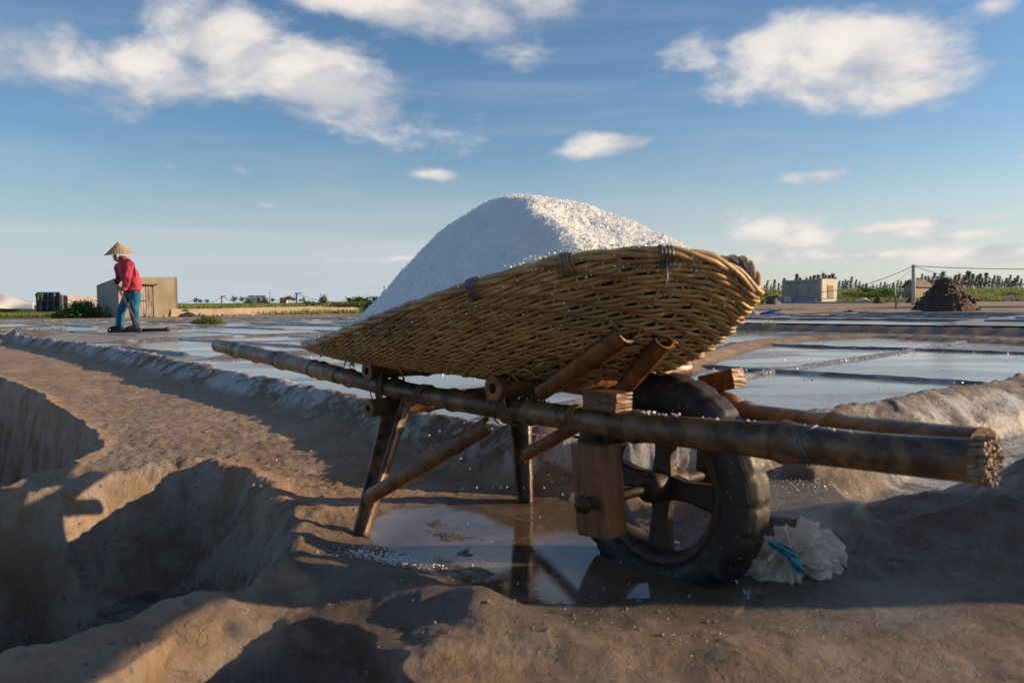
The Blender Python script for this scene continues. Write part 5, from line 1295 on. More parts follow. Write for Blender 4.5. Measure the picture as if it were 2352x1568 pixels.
# tarpaulin shelter
sh = at(112, 717, 43.5); shed = empty('tarpaulin_shelter', (sh[0], sh[1], 0), 'dark tarpaulin shelter on poles with a green cover at its left end', 'shelter')
def sheet(root, name, fnc, nu, nv, m, thick=.02):
    P_ = np.array([[fnc(i / (nu - 1), j / (nv - 1)) for j in range(nv)] for i in range(nu)]); mb = MB(); mb.grid(P_); o = mb.build(name, m, root); fixo(o, root); so = o.modifiers.new('t', 'SOLIDIFY'); so.thickness = thick; return o
def ft(a, b):
    u = 84 + a * 54; v = 673.5 + b * 42; y = 43.2 + .10 * math.sin(a * 23) * (.3 + b) + .12 * mnoise.noise(Vector((a * 6, b * 2, 0))) - b * .3; return at(u, v - a * .5, y)
sheet(shed, 'tarpaulin', ft, 60, 16, M['tarp_dark'])
sheet(shed, 'side_panel', lambda a, b: at(84 + a * 1.2, 675 + b * 40, 43.2 + a * 2.2), 6, 10, M['tarp_dark'])
sheet(shed, 'roof', lambda a, b: at(84 + a * 54, 673.3 - .0 * b, 43.2 + 2.4 * b) + np.array([0, 0, .05 * math.sin(b * 3)]), 20, 8, M['tarp_dark'])
sheet(shed, 'green_cover', lambda a, b: at(79.5 + a * 13 + 3 * math.sin(b * 2.4) * (1 - a), 673 + b * (17 - 5 * a) + 3 * (1 - a) ** 2, 43.0 + .15 * mnoise.noise(Vector((a * 5, b * 5, 2)))), 14, 14, M['tarp_green'])
for (u0, v0, u1, v1) in ((82, 690, 140, 690), (92, 706, 140, 706), (123.5, 669, 127, 717), (92, 690, 99, 717), (87, 676, 88, 717), (137, 672, 138, 716)):
    mb = MB(); mb.tube([at(u0, v0, 42.85), at((u0 + u1) / 2, (v0 + v1) / 2 + .2, 42.84), at(u1, v1, 42.85)], .018, 6); fixo(mb.build('pole', M['wood_grey'], shed), shed)
# white net sheet at the far left
net = empty('net_tent', at(20, 717, 47), 'pale translucent net sloping down at the far left edge', 'net')
sheet(net, 'net_sheet', lambda a, b: at(-160 + a * 238, 628 + a * 66 + b * (75 - a * 60) + 1.2 * math.sin(a * 9), 50 - 3 * b + .4 * math.sin(a * 14 + b * 3)), 50, 12, M['net'], .01)
# parked bicycle seen from the front
bk = at(202, 716, 39.5); bike = empty('bicycle', (bk[0], bk[1], .0), 'bicycle with maroon cloth over its basket, standing in the bush', 'bicycle')
def bp(u, v, dy=0): return at(u, v, 39.5 + dy)
mb = MB(); mb.tube([bp(193.5, 690), bp(197, 688.5), bp(199, 690.5), bp(203, 690.8), bp(207.5, 690.2), bp(209, 687.5), bp(212.5, 689)], .014, 6); fixo(mb.build('handlebar', M['chrome'], bike), bike)
for (u0, v0) in ((193, 690.3), (212.8, 689.6)):
    mb = MB(); mb.tube([bp(u0 - 1.2, v0 + .2), bp(u0 + 1.2, v0 - .2)], .022, 8); fixo(mb.build('grip', M['cablack'], bike), bike)
sheet(bike, 'basket_cloth', lambda a, b: bp(192 + a * 21 + b * (1 - 2 * a) * 3.5, 692 + b * 14 + .8 * math.sin(a * 12), -.18 * math.sin(a * PI) + .04 * math.sin(a * 17 + b * 3)), 30, 10, M['maroon'])
for dy in (0, 1.05):
    c = bp(203, 709, dy); mb = MB(); mb.tube([c + np.array([math.sin(q) * .06, math.cos(q) * .30, math.sin(q) * .0 + .30 * math.sin(q)]) for q in np.linspace(0, 2 * PI, 28, endpoint=False)], .018, 6, closed=True); w_ = mb.build('wheel', M['rubber'], bike); fixo(w_, bike)
mb = MB(); mb.tube([bp(203, 690.5), bp(203, 700, .1), bp(203, 709, 0)], .018, 6); mb.tube([bp(203, 696, .05), bp(203, 708, .5), bp(203, 709, 1.05)], .018, 6); mb.tube([bp(203, 708, .5), bp(203, 697, .75)], .015, 6); fixo(mb.build('frame', M['chrome'], bike), bike)
mb = MB(); mb.box(bp(203, 696, .78), (.14, .26, .06), jit=.01); fixo(mb.build('saddle', M['cablack'], bike), bike)
# bushes left
bush('creeper_bush', at(190, 731, 35.2) * np.array([1, 1, 0]) , (1.0, .9, .62), 5200, .06, M['bush'], 'low dark green creeper bush between bicycle and hut', 'bush', 1, flat=.5, clumps=40)
bush('creeper_bush', at(150, 730, 36.0) * np.array([1, 1, 0]), (.75, .6, .30), 2200, .055, M['bush'], 'flat green creeper spreading left of the creeper bush', 'bush', 2, flat=.5, clumps=24)
c = G(482, 742, .13); bush('weed_tuft', (c[0], c[1], .12), (.36, .25, .22), 1500, .022, M['grass'], 'small yellow green weed growing among the pans right of the worker', 'weed', 3, flat=.5, clumps=18)
bush('weed_tuft', (G(455, 741, .13)[0], G(455, 741, .13)[1], .12), (.22, .2, .12), 500, .02, M['grass'], 'lower sprig beside the small yellow green weed', 'weed', 4, flat=.5, clumps=8)
# cement wall
wl = empty('cement_wall', (WALL_A[0], WALL_A[1], 0), 'long low tan cement wall behind the left pans', 'wall')
def wallsheet():
    n = 160; V = []; fs = []
    for i in range(n + 1):
        f_ = 0.02 + 1.4 * i / n; p = WALL_A + (WALL_B - WALL_A) * f_; zt = .33 + .02 * mnoise.noise(Vector((f_ * 9, 0, 0))); zt += .06 * f_
        for (dy, z) in ((-.10, -.1), (-.03, zt * .6), (0, zt - .02), (.03, zt), (1.6, zt), (1.62, -.1)): V.append((p[0], p[1] + dy + .03 * mnoise.noise(Vector((i * .5, z * 5, 1))), z + .008 * mnoise.noise(Vector((i * .7, dy * 9, 2)))))
    for i in range(n):
        for k in range(5): fs.append((i * 6 + k, (i + 1) * 6 + k, (i + 1) * 6 + k + 1, i * 6 + k + 1))
    mb = MB(); mb.add(V, fs, False); fixo(mb.build('coping_and_face', M['wallmud'], wl), wl)
wallsheet()
# rubble and sheets at the wall foot
for k, (u, s_) in enumerate(((421, .16), (460, .22), (468, .12), (489, .12), (498, .10), (510, .14), (522, .10), (540, .12), (378, .17), (336, .22), (345, .12))):
    c = at(u, 720, 36.6 if u > 400 else 33.9); 
    mb = MB(); q = s_
    mb.lathe([(0, -.1 * q), (.5 * q, 0), (.55 * q, .3 * q), (.35 * q, .7 * q), (0, .8 * q)], 7, (c[0], c[1], tz(c[0], c[1])), wob=.2); o = mb.build('rock', M['stone'])
    meta(o, ('stone lying in front of the hut door' if u in (336, 345) else 'rock at the right foot of the concrete hut' if u == 378 else 'rubble stone at the foot of the cement wall'), 'rock', 'rubble stones by the hut and wall')
sheetroot = empty('white_sheet_scrap', at(545, 722, 36.4) * np.array([1, 1, 0]), 'strip of white plastic and shells at the foot of the cement wall', 'plastic scrap')
sheet(sheetroot, 'scrap', lambda a, b: np.array([at(512 + a * 70, 720, 36.3)[0], 36.1 + b * .4, .04 + .06 * abs(mnoise.noise(Vector((a * 9, b * 3, 1))))]), 40, 6, M['tarp_white'])
tr_ = at(432, 722, 35.6); lump('dark_net_heap', (tr_[0], tr_[1], 0), .55, .4, .26, M['tarp_dark'], 'dark crumpled net leaning at the right corner of the hut', 'net', 6, sharp=1.0, rough=.2)
gs = at(421, 704, 36.9); lump('green_net', (gs[0], gs[1] - .1, .3), .35, .2, .10, M['tarp_green'], 'folded pale green net on the wall end by the hut', 'net', 8)

def grass_patch(name, u0, u1, y0, y1, n, hmin, hmax, wid, m, label, seed, zoff=0.0, dens=None):
    R = np.random.RandomState(seed); uu = R.uniform(u0, u1, n); yy = np.exp(R.uniform(math.log(y0), math.log(y1), n)); xx = (uu - 1176) / F * yy
    z = terrain(xx, yy)[0]; keep = fbm(xx, yy, .35, 3, seed) > (-.1 if dens is None else dens)
    P_ = np.stack([xx, yy, z + zoff - .02], -1)[keep]; o = blades(name, P_, hmin, hmax, wid, m, .5, seed=seed); meta(o, label, 'grass', kind='stuff'); return o
grass_patch('grass', 400, 1100, 39.5, 60, 16000, .10, .30, .035, M['grass'], 'yellow green grass on the field behind the cement wall', 3, dens=-.3)
grass_patch('grass', -150, 150, 38.5, 47, 9000, .12, .30, .03, M['grass'], 'bright grass strip at the far left by the tarpaulin shelter', 4, dens=-.6)
grass_patch('grass', 1150, 1760, 60, 150, 5000, .2, .6, .09, M['grass'], 'green field grass half hidden behind the basket', 6)
grass_patch('grass', 1700, 2600, 86, 165, 26000, .2, .65, .10, M['grass'], 'green field grass behind the block building on the right', 5, dens=-.35)
grass_patch('dry_grass', -60, 150, 13.2, 14.6, 2600, .03, .10, .010, M['drygrass'], 'dry yellow grass tufts at the left edge of the pans', 7, dens=-.1)
def small_tufts(name, spots, n, r, h, w, m, label, seed):
    P_ = []
    for (u, v, z0) in spots:
        c = G(u, v, z0)
        for k in range(n): x, y = c[0] + random.gauss(0, r), c[1] + random.gauss(0, r * .6); P_.append((x, y, tz(x, y) - .005))
    o = blades(name, P_, h * .5, h, w, m, .7, seed=seed); return meta(o, label, 'grass', kind='stuff')
small_tufts('ledge_grass', [(1690, 757, .2), (1712, 755, .2), (1730, 752, .2), (1760, 756, .15), (1950, 764, .15)], 40, .10, .07, .010, M['grass'], 'short green sprigs on the shaded ledge between the right pans', 8)
small_tufts('dry_tufts', [(300, 733, .05), (130, 738, .1), (240, 735, .1), (330, 732, .05), (370, 731, .05), (800, 726, .03), (850, 728, .03)], 60, .25, .14, .015, M['drygrass'], 'dry tufts among the far strips of the left pans', 9)

# poles and wires
def post(u, v0, v1, y, r, m, name, label, group=None, lean=0, brace=False, square=False):
    a = at(u, v1, y); zb = tz(a[0], a[1]); b = at(u + lean, v0, y); root = empty(name, (a[0], a[1], zb), label, 'pole', group); mb = MB()
    if square: mb.box(((a[0] + b[0]) / 2, y, (zb - .1 + b[2]) / 2), (r * 2, r * 2, b[2] - zb + .1))
    else: mb.tube([(a[0], y, zb - .1), mid(np.array([a[0], y, zb]), b, .5) + np.array([.02, 0, 0]), b], [r, r * .9, r * .8], 8)
    fixo(mb.build('shaft', m, root), root)
    if brace:
        for s_ in (-1, 1):
            mb = MB(); mb.tube([(a[0] + s_ * .35, y, zb), (a[0], y, zb + (b[2] - zb) * .3)], r * .7, 6); fixo(mb.build('brace', m, root), root)
    if square: mb = MB(); mb.box((b[0] + .1, y, b[2] + .02), (.45, r * 1.6, .05)) ; fixo(mb.build('arm', m, root), root)
    return b
pL = [post(451, 681, 706, 62, .035, M['wood_grey'], 'wooden_post', 'thin wooden post just right of the hut'), post(510, 681, 707, 55, .045, M['plaster_pale'], 'concrete_post', 'short pale concrete post left of the stacked wood', square=True),
      post(619, 671, 706, 55, .03, M['wood_grey'], 'wooden_post', 'braced thin post between stacked wood and the concrete post', brace=True), post(682, 674, 706, 50, .055, M['plaster_pale'], 'concrete_post', 'concrete post in the middle of the cement wall', square=True), post(882, 658, 700, 48, .05, M['wood_grey'], 'wooden_post', 'tall dark post beside the brown mud stack')]
def cable(a, b, sag, r, label, name='cable'):
    pts = [mid(a, b, k / 20) - np.array([0, 0, sag * 4 * (k / 20) * (1 - k / 20)]) for k in range(21)]; mb = MB(); mb.tube(pts, r, 4); o = mb.build(name, M['cablack']); return meta(o, label, 'cable')
cable(at(380, 692, 66), pL[0] - (0, 0, .15), .25, .014, 'thin cable hanging between the hut and the first thin post'); cable(pL[0] - (0, 0, .2), pL[1], .35, .014, 'thin cable between the first thin post and the short concrete post'); cable(pL[1], pL[2] - (0, 0, .4), .45, .014, 'thin cable passing above the stacked wood'); cable(pL[2] - (0, 0, .35), pL[3], .35, .014, 'thin cable between braced post and middle concrete post'); cable(pL[3], at(790, 692, 50), .2, .013, 'thin cable passing in front of the debris heap'); cable(at(790, 692, 50), pL[4] - (0, 0, .5), .2, .013, 'thin cable rising to the tall dark post'); cable(pL[4] - (0, 0, .45), at(960, 666, 50), .05, .013, 'thin cable running from the tall dark post behind the salt')
# stacked wood and dark bush beside it
c = at(590, 703, 58); wp = empty('wood_stack', (c[0], c[1], .4), 'stack of pale planks in the field left of the braced post', 'wood stack')
for k in range(7):
    for q in range(4): 
        mb = MB(); w_ = 1.05 - .07 * k; mb.box((c[0] + (q - 1.5) * w_ * .5 + random.uniform(-.04, .04), c[1] + random.uniform(-.1, .1), .45 + k * .105), (w_ * .47, .5, .075), ax=(1, random.uniform(-.06, .06), random.uniform(-.05, .05)), jit=.012); fixo(mb.build('plank', M['wood_grey'], wp), wp)
c = at(572, 703, 57); bush('dark_shrub', (c[0], c[1], .38), (.38, .4, .62), 700, .06, M['casuarina'], 'dark shrub against the left end of the plank stack', 'shrub', 7)
c = at(610, 703, 60); bush('dark_shrub', (c[0], c[1], .38), (.36, .4, .5), 600, .06, M['casuarina'], 'dark shrub against the right end of the plank stack', 'shrub', 8)
# debris heap with nets and poles
c = at(745, 702, 46); dh = lump('debris_heap', (c[0], c[1], .33), .48, .4, .62, M['haypile'], 'tangled heap of brown nets and sticks behind the wall', 'debris heap', 11, sharp=1.0, rough=.28, sc=5)
for k in range(16):
    a = random.uniform(-.35, .3); mb = MB(); mb.tube([(a * 1.2, -.2, random.uniform(.1, .3)), (a * .4 + random.uniform(-.1, .1), random.uniform(-.1, .1), random.uniform(.55, .78))], .012, 5); mb.build('stick', M['wood_grey'], dh)
mb = MB(); mb.box((.18, -.38, .12), (.10, .03, .34), jit=.02); mb.build('green_cloth', M['tarp_green'], dh)
c = at(712, 703, 45); bush('round_shrub', (c[0], c[1], .33), (.55, .5, .38), 1500, .05, M['bush'], 'green shrub left of the debris heap', 'shrub', 9)
c = at(765, 703, 47); bush('round_shrub', (c[0], c[1], .33), (.45, .4, .25), 700, .05, M['bush'], 'low green shrub right of the debris heap', 'shrub', 10)
# broad-leaved plants
prot = None
def broad_plant(seed):
    g = random.Random(seed); mb = MB()
    for k in range(20):
        a = g.uniform(0, 2 * PI); L = g.uniform(.30, .55); el0 = g.uniform(.6, 1.35); rows = []; s0 = np.array([g.uniform(-.06, .06), g.uniform(-.06, .06), g.uniform(.2, .6)]); p = s0.copy(); e = el0
        for i in range(6):
            f_ = i / 5; w_ = .055 * math.sin(PI * min(.97, f_ * .85 + .12)); d = np.array([math.cos(a) * math.cos(e), math.sin(a) * math.cos(e), math.sin(e)]); sd_ = np.array([-math.sin(a), math.cos(a), 0]); rows.append([p - sd_ * w_ + (0, 0, .02), p, p + sd_ * w_ + (0, 0, .02)]); p = p + d * L / 5; e -= .28
        mb.grid(np.array(rows), smooth=False)
    return mb
protos = []
for k in range(3):
    lv = broad_plant(k).build('foliage', M['banana']); st = MB(); st.tube([(0, 0, -.05), (.01, 0, .5)], [.03, .018], 6); so_ = st.build('stem', M['trunk']); protos.append((lv.data, so_.data)); bpy.data.objects.remove(lv); bpy.data.objects.remove(so_)
for k in range(17):
    u = 800 + k * 6.3 + random.uniform(-3, 3); y = random.uniform(45, 52); c = at(u, 700, y); r_ = empty('broad_leaf_plant', (c[0], c[1], tz(c[0], c[1])), 'broad leaved green plant in the row left of the salt heap', 'plant', 'row of broad leaved plants behind the cement wall')
    r_.rotation_euler.z = random.uniform(0, 6); sc_ = random.uniform(.72, .95); r_.scale = (sc_ * 1.2, sc_ * 1.2, sc_ * (.70 + .02 * k if k < 8 else .86))
    lv, st = protos[k % 3]; link(bpy.data.objects.new('foliage', lv), r_); link(bpy.data.objects.new('stem', st), r_)
c = at(855, 702, 42); bush('grass_mound', (c[0] - .8, c[1], .33), (1.6, .6, .28), 2600, .05, M['grass'], 'rounded yellow green grass mound before the broad leaved plants', 'grass mound', 12, flat=.5, clumps=30)
# brown mud stack
c = at(853, 719, 33.5); lump('mud_stack', (c[0], c[1], tz(c[0], c[1])), .42, .4, .63, M['mudpile'], 'brown layered mud stack at the right end of the cement wall', 'mud heap', 15, sharp=2.2, rough=.14, sc=4, chunks=50)
# far house and far trees on the left
c = at(653, 699, 150); fh = empty('far_house', (c[0], c[1], .4), 'tiny pale house with red gable roof far behind the wall', 'house')
mb = MB(); mb.box((c[0], c[1], .75), (1.25, 1.4, .8)); fixo(mb.build('wall', M['plaster_pale'], fh), fh)
mb = MB(); x0, x1, zt = c[0] - .75, c[0] + .75, 1.15; mb.add([(x0, c[1] - .8, zt), (x1, c[1] - .8, zt), (x1, c[1] + .8, zt), (x0, c[1] + .8, zt), (x0 + .1, c[1], zt + .42), (x1 - .1, c[1], zt + .42)], [(0, 1, 5, 4), (2, 3, 4, 5), (1, 2, 5), (3, 0, 4), (0, 3, 2, 1)], False); fixo(mb.build('roof', M['redtile'], fh), fh)
for dx in (-.3, .3):
    mb = MB(); mb.box((c[0] + dx, c[1] - .72, .8), (.25, .06, .35)); fixo(mb.build('window', M['dark'], fh), fh)
gtree = random.Random(21)
def tree_mesh(kind, seed):
    R = np.random.RandomState(seed); g = random.Random(seed); mb = MB()
    if kind == 'cas':   # wind-bent casuarina, unit height ~1, leaning to +x
        H = 1.0; tr = MB(); P_ = [np.array([.14 * (f_ ** 2) + .02 * math.sin(f_ * 7 + seed), 0, f_ * H]) for f_ in np.linspace(0, 1, 10)]; tr.tube(P_, [.020 * (1 - f_ * .85) for f_ in np.linspace(0, 1, 10)], 6)
        Vs, Fs = [], []; n = 0
        for k in range(105):
            f_ = g.uniform(.06, .98); i = min(8, int(f_ * 9)); p = mid(P_[i], P_[i + 1], f_ * 9 - i); a = g.uniform(0, 2 * PI); L = (.30 * (1 - f_) + .09) * g.uniform(.4, 1.25); d = nvec([math.cos(a) * .8 + .45, math.sin(a) * .8, .55 + .4 * f_])
            if k % 3 == 0: tr.tube([p, p + d * L * .7], [.006, .002], 4)
            m_ = 22; t_ = R.uniform(.1, 1.0, m_)[:, None]; q = p + d * L * t_ + R.randn(m_, 3) * .022; dd = d + R.randn(m_, 3) * .35 + np.array([.15, 0, .1]); dd /= np.linalg.norm(dd, axis=1)[:, None]; sl_ = R.uniform(.03, .065, m_)[:, None]; sdv = np.cross(dd, R.randn(m_, 3)); sdv /= np.linalg.norm(sdv, axis=1)[:, None]
            Vs.append(np.stack([q - sdv * .008, q + sdv * .008, q + dd * sl_], 1).reshape(-1, 3))
        V = np.concatenate(Vs); Fq = np.arange(len(V)).reshape(-1, 3); cr = npmesh('crown', V, Fq, M['casuarina'], smooth=False)
    else:
        tr = MB(); tr.tube([(0, 0, 0), (.02, 0, .35), (.0, 0, .6)], [.04, .03, .015], 6)
        for k in range(4): a = k * 1.6; tr.tube([(.01, 0, .3), (math.cos(a) * .25, math.sin(a) * .25, .6)], [.018, .006], 5)
        V, Fq = leafcloud((0, 0, .62), (.42, .42, .38), 700, .045, seed, 1, 12); cr = npmesh('crown', V, Fq, M['casuarina'], smooth=False)
    t_ = tr.build('trunk', M['trunk']); d = (t_.data, cr.data); bpy.data.objects.remove(t_); bpy.data.objects.remove(cr); return d
cas = [tree_mesh('cas', k) for k in range(5)]; rnd_ = [tree_mesh('round', 40 + k) for k in range(3)]
def plant_tree(meshes, u, y, H, label, group, name, cat='tree', wide=1.0, zb=None):
    x = (u - 1176) / F * y; z = tz(x, y) if zb is None else zb; r_ = empty(name, (x, y, z - .05), label, cat, group); r_.scale = (H * wide, H * wide, H); r_.rotation_euler.z = gtree.uniform(-.35, .35)
    for n_, me in (('trunk', meshes[0]), ('crown', meshes[1])): link(bpy.data.objects.new(n_, me), r_)
for (u, v, H) in ((478, 692, 1.3), (540, 690, 1.9), (558, 690, 1.9), (596, 690, 1.5), (665, 688, 2.0), (676, 691, 1.5), (692, 692, 1.2), (700, 692, 1.5), (740, 692, 1.2), (452, 692, 1.6), (462, 693, 1.2), (820, 691, 1.0), (628, 692, 1.3), (610, 691, 1.5)):
    plant_tree(gtree.choice(rnd_), u, gtree.uniform(120, 150), H * .75, 'small dark far tree on the skyline behind the cement wall', 'far small trees behind the cement wall', 'far_tree')
# casuarina windbreak on the right
us = []
u = 1738
while u < 2700:
    if not (1785 < u < 1925 and False): us.append(u)
    u += gtree.uniform(5, 11)
def hgt(u): return 31 + 9 * math.sin(u * .021) + (8 if 2190 < u else 0)
for u in us:
    y = gtree.uniform(165, 178); H = hgt(u) / F * y * gtree.uniform(.62, 1.08)
    if 1990 < u < 2015: H *= .7
    plant_tree(gtree.choice(cas), u, y, H, 'wind bent casuarina in the windbreak along the right horizon', 'casuarina trees in the windbreak on the right', 'casuarina_tree', wide=gtree.uniform(.8, 1.25))
for (u, y, rx, hz) in ((2010, 100, 2.2, 1.1), (1975, 105, 1.6, .8), (2040, 112, 2.2, 1.5), (1960, 120, 2, 1.0), (2140, 118, 2.0, 1.2), (2330, 110, 1.8, .8), (1745, 120, 1.6, .9), (1990, 130, 2.4, 1.6), (2165, 105, 1.0, .9)):
    x = (u - 1176) / F * y; bush('field_shrub', (x, y, tz(x, y)), (rx, rx * .7, hz), 1600, .12, M['grass'] if hz < 1.05 else M['bush'], {2010: 'rounded bright shrub just left of the leaning bamboo post', 1975: 'low shrub behind the white sheet on the right', 2040: 'taller shrub between block building and small house', 1960: 'shrub right of the block building', 2140: 'shrub between small house and big mud heap', 2330: 'shrub at the far right edge of the field', 1745: 'shrub beside the basket at the left of the right field', 1990: 'tall shrub before the windbreak, right of block building', 2165: 'small shrub tucked behind the big mud heap'}[u], 'shrub', int(u), clumps=30)

# block building on the right
Yb = 78.; cA = at(1887, 694, Yb); cL = at(1796, 693, Yb + 3.2); cR = at(1922, 694, Yb + 2.2)
zt = at(1887, 640, Yb)[2]; ztl = at(1796, 645, Yb + 3.2)[2]; ztr = at(1922, 640.5, Yb + 2.2)[2]
blk = empty('block_building', (cA[0], cA[1], 0), 'pale flat roofed block building with red brown door and shaded long wall', 'building')
wallbox(blk, 'wall', cL, cA, .2, -.3, ztl, zt, M['plaster_grey']); wallbox(blk, 'wall', cA, cR, .2, -.3, zt - .002, ztr, M['plaster_pale'])
back = cL[:2] + (cR - cA)[:2]; wallbox(blk, 'wall', cR, back, .2, -.3, ztr, ztl, M['plaster_grey']); wallbox(blk, 'wall', back, cL, .2, -.3, ztl, ztl, M['plaster_grey'])
mb = MB(); mb.add([(cL[0], cL[1], ztl - .05), (cA[0], cA[1], zt - .05), (cR[0], cR[1], ztr - .05), (back[0], back[1], ztl - .05)], [(0, 1, 2, 3)], False); fixo(mb.build('roof', M['plaster_grey'], blk), blk)
ed = nvec((cR - cA) * np.array([1, 1, 0])); en_ = np.array([ed[1], -ed[0], 0]); en_ = en_ if en_[1] < 0 else -en_
Ls = np.linalg.norm((cR - cA)[:2]); z_d0, z_d1 = at(1905, 686, Yb + 1)[2], at(1905, 655, Yb + 1)[2]
for k in range(4):
    c = np.array([cA[0], cA[1], 0]) + ed * Ls * (.36 + .095 * k + .05) + en_ * .03 + np.array([0, 0, (z_d0 + z_d1) / 2]); mb = MB(); mb.box(c, (Ls * .088, .06, z_d1 - z_d0), ax=ed); fixo(mb.build('door_board', M['red_wood'], blk), blk)
el_ = nvec((cA - cL) * np.array([1, 1, 0])); eln = np.array([el_[1], -el_[0], 0]); eln = eln if eln[1] < 0 else -eln; Ll = np.linalg.norm((cA - cL)[:2])
for k, f_ in enumerate((.15, .38, .62, .85)):
    c = np.array([cL[0], cL[1], 0]) + el_ * Ll * f_ + eln * .06 + np.array([0, 0, ztl - .22]); mb = MB(); mb.box(c, (.28, .12, .07), ax=el_); fixo(mb.build('vent', M['rust_slab'], blk), blk)
for f_ in (.36, .68):
    c = np.array([cL[0], cL[1], 0]) + el_ * Ll * f_ + eln * .03 + np.array([0, 0, .75]); mb = MB(); mb.box(c, (.10, .06, 1.7), ax=el_); fixo(mb.build('pilaster', M['plaster_grey'], blk), blk)
tg = empty('grey_tarpaulin', (cA[0] - 1.5, cA[1], 0), 'grey sheet sloping against the foot of the block building', 'tarpaulin')
sheet(tg, 'sheet', lambda a, b: np.array([cL[0], cL[1], 0]) + el_ * Ll * (a * 1.0 - .05) + eln * (.1 + b * 1.1) + np.array([0, 0, .62 * (1 - b) + .06 * math.sin(a * 21 + b * 4) + .02]), 50, 10, M['tarp_grey'])
c = np.array([cL[0], cL[1], 0]) + el_ * Ll * .28 + eln * 1.0 + np.array([0, 0, .45]); mb = MB(); mb.box(c, (.75, .06, .6), ax=el_, az=(0, .35, 1)); o = mb.build('cement_board', M['plaster_pale']); meta(o, 'pale square board leaning against the grey sheet', 'board')
mb = MB(); c = at(1925, 697, 74); mb.box((c[0] + .3, c[1], .06), (5.0, 1.2, .28), ax=(1, .03, 0), jit=.02); o = mb.build('doorstep', M['plaster_grey']); meta(o, 'low concrete step in front of the block building door', 'step')
c = at(1770, 697, 72); r_ = lump('black_tarpaulin_heap', (c[0], c[1], 0), 1.0, .8, .75, M['tarp_dark'], 'black tarpaulin heap held with tyres, left of the block building', 'tarpaulin heap', 17, sharp=2.2, rough=.10)
for (dx, dz) in ((.45, .72), (-.6, .30)):
    mb = MB(); mb.tube([(dx + .26 * math.cos(q), .24 * math.sin(q), dz) for q in np.linspace(0, 2 * PI, 16, endpoint=False)], .08, 8, closed=True); o = mb.build('old_tyre', M['rubber'], None); o.location = (c[0], c[1] - .3, 0); meta(o, 'old tyre on top of the black tarpaulin heap' if dz > .5 else 'old tyre low on the left of the black tarpaulin heap', 'tyre')
c = G(1738, 716, .14); lump('gravel_heap', (c[0] - .15, c[1] + .3, tz(c[0], c[1]) ), .45, .4, .28, M['gravel'], 'pale gravel heap beside the blue tarpaulin', 'gravel heap', 18, sharp=1.1, rough=.12)
c = G(1774, 718, .16); bt_ = empty('blue_tarpaulin', (c[0], c[1], tz(c[0], c[1])), 'crumpled bright blue tarpaulin with stones on it, near the right pans', 'tarpaulin')
sheet(bt_, 'sheet', lambda a, b: np.array([c[0] + (a - .5) * .66, c[1] + (b - .5) * .6, tz(c[0], c[1]) + .15 * math.sin(PI * min(1, b * 1.15)) * (1 - abs(a - .42) * 1.2) + .035 * mnoise.noise(Vector((a * 8, b * 6, 0))) + .0]), 34, 20, M['tarp_blue'], .006)
for k in range(4):
    mb = MB(); mb.box((c[0] + .02 + k * .055, c[1] - .05, tz(c[0], c[1]) + .15), (.06, .05, .035), jit=.01); o = mb.build('stone', M['stone']); meta(o, 'small stone weighing down the blue tarpaulin', 'stone', 'stones on the blue tarpaulin')
# small tiled house
Yh = 96.; h0 = at(2103, 684, Yh); hL_ = at(2064, 683, Yh + 1.5); hR_ = at(2136, 684, Yh + 2.2); zh = .15
sm = empty('small_house', (h0[0], h0[1], zh), 'small old house with tiled roof and grey door behind the concrete pole', 'house')
ze = at(2103, 659, Yh)[2]; zr_ = at(2085, 644, Yh)[2]
wallbox(sm, 'wall', at(2076, 684, Yh + .5), h0, .2, -.2, ze, ze, M['plaster_grey']); wallbox(sm, 'wall', h0, hR_, .2, -.2, ze, ze, M['concrete']); bk_ = np.array([*(hR_[:2] + (at(2076, 684, Yh + .5) - h0)[:2])]); wallbox(sm, 'wall', hR_, bk_, .2, -.2, ze, ze, M['plaster_grey']); wallbox(sm, 'wall', bk_, at(2076, 684, Yh + .5), .2, -.2, ze, ze, M['plaster_grey'])
g0 = at(2076, 684, Yh + .5); gm = mid(np.array([*g0[:2], 0]), np.array([*h0[:2], 0]), .5)
dR = np.array([*(hR_ - h0)[:2], 0]); A_ = np.array([g0[0], g0[1], ze]); B_ = np.array([h0[0], h0[1], ze]); R0 = np.array([gm[0], gm[1], zr_]); lat = nvec(B_ - A_)
mb = MB(); mb.add([A_, B_, R0, A_ + nvec(dR) * .12, B_ + nvec(dR) * .12, R0 + nvec(dR) * .12], [(0, 1, 2), (5, 4, 3)], False); fixo(mb.build('gable', M['plaster_grey'], sm), sm)
for side in (0, 1):
    E0 = (A_ - lat * .3 if side == 0 else B_ + lat * .3) - np.array([0, 0, .12]); 
    for k in range(7):
        f0, f1 = k / 7, (k + 1) / 7 + .03; off = -nvec(dR) * .25
        q = [mid(E0, R0, f0) + off, mid(E0, R0, f1) + off, mid(E0, R0, f1) + dR + nvec(dR) * .3, mid(E0, R0, f0) + dR + nvec(dR) * .3]; q = [p + np.array([0, 0, .05 + .02 * (1 - i % 3 / 2)]) for i, p in enumerate(q)]
        mb = MB(); mb.add(q, [(0, 1, 2, 3)], False); o = mb.build('tile_course', M['tile'], sm); fixo(o, sm); so = o.modifiers.new('t', 'SOLIDIFY'); so.thickness = .06
dn = np.array([lat[1], -lat[0], 0]); dn = dn if dn[1] < 0 else -dn
for k in range(4):
    p = mid(np.array([*g0[:2], 0]), np.array([*h0[:2], 0]), .2 + .17 * k) + dn * .04; mb = MB(); mb.box(p + np.array([0, 0, .62]), (.30, .05, 1.05), ax=lat); fixo(mb.build('door_board', M['wood_grey'], sm), sm)
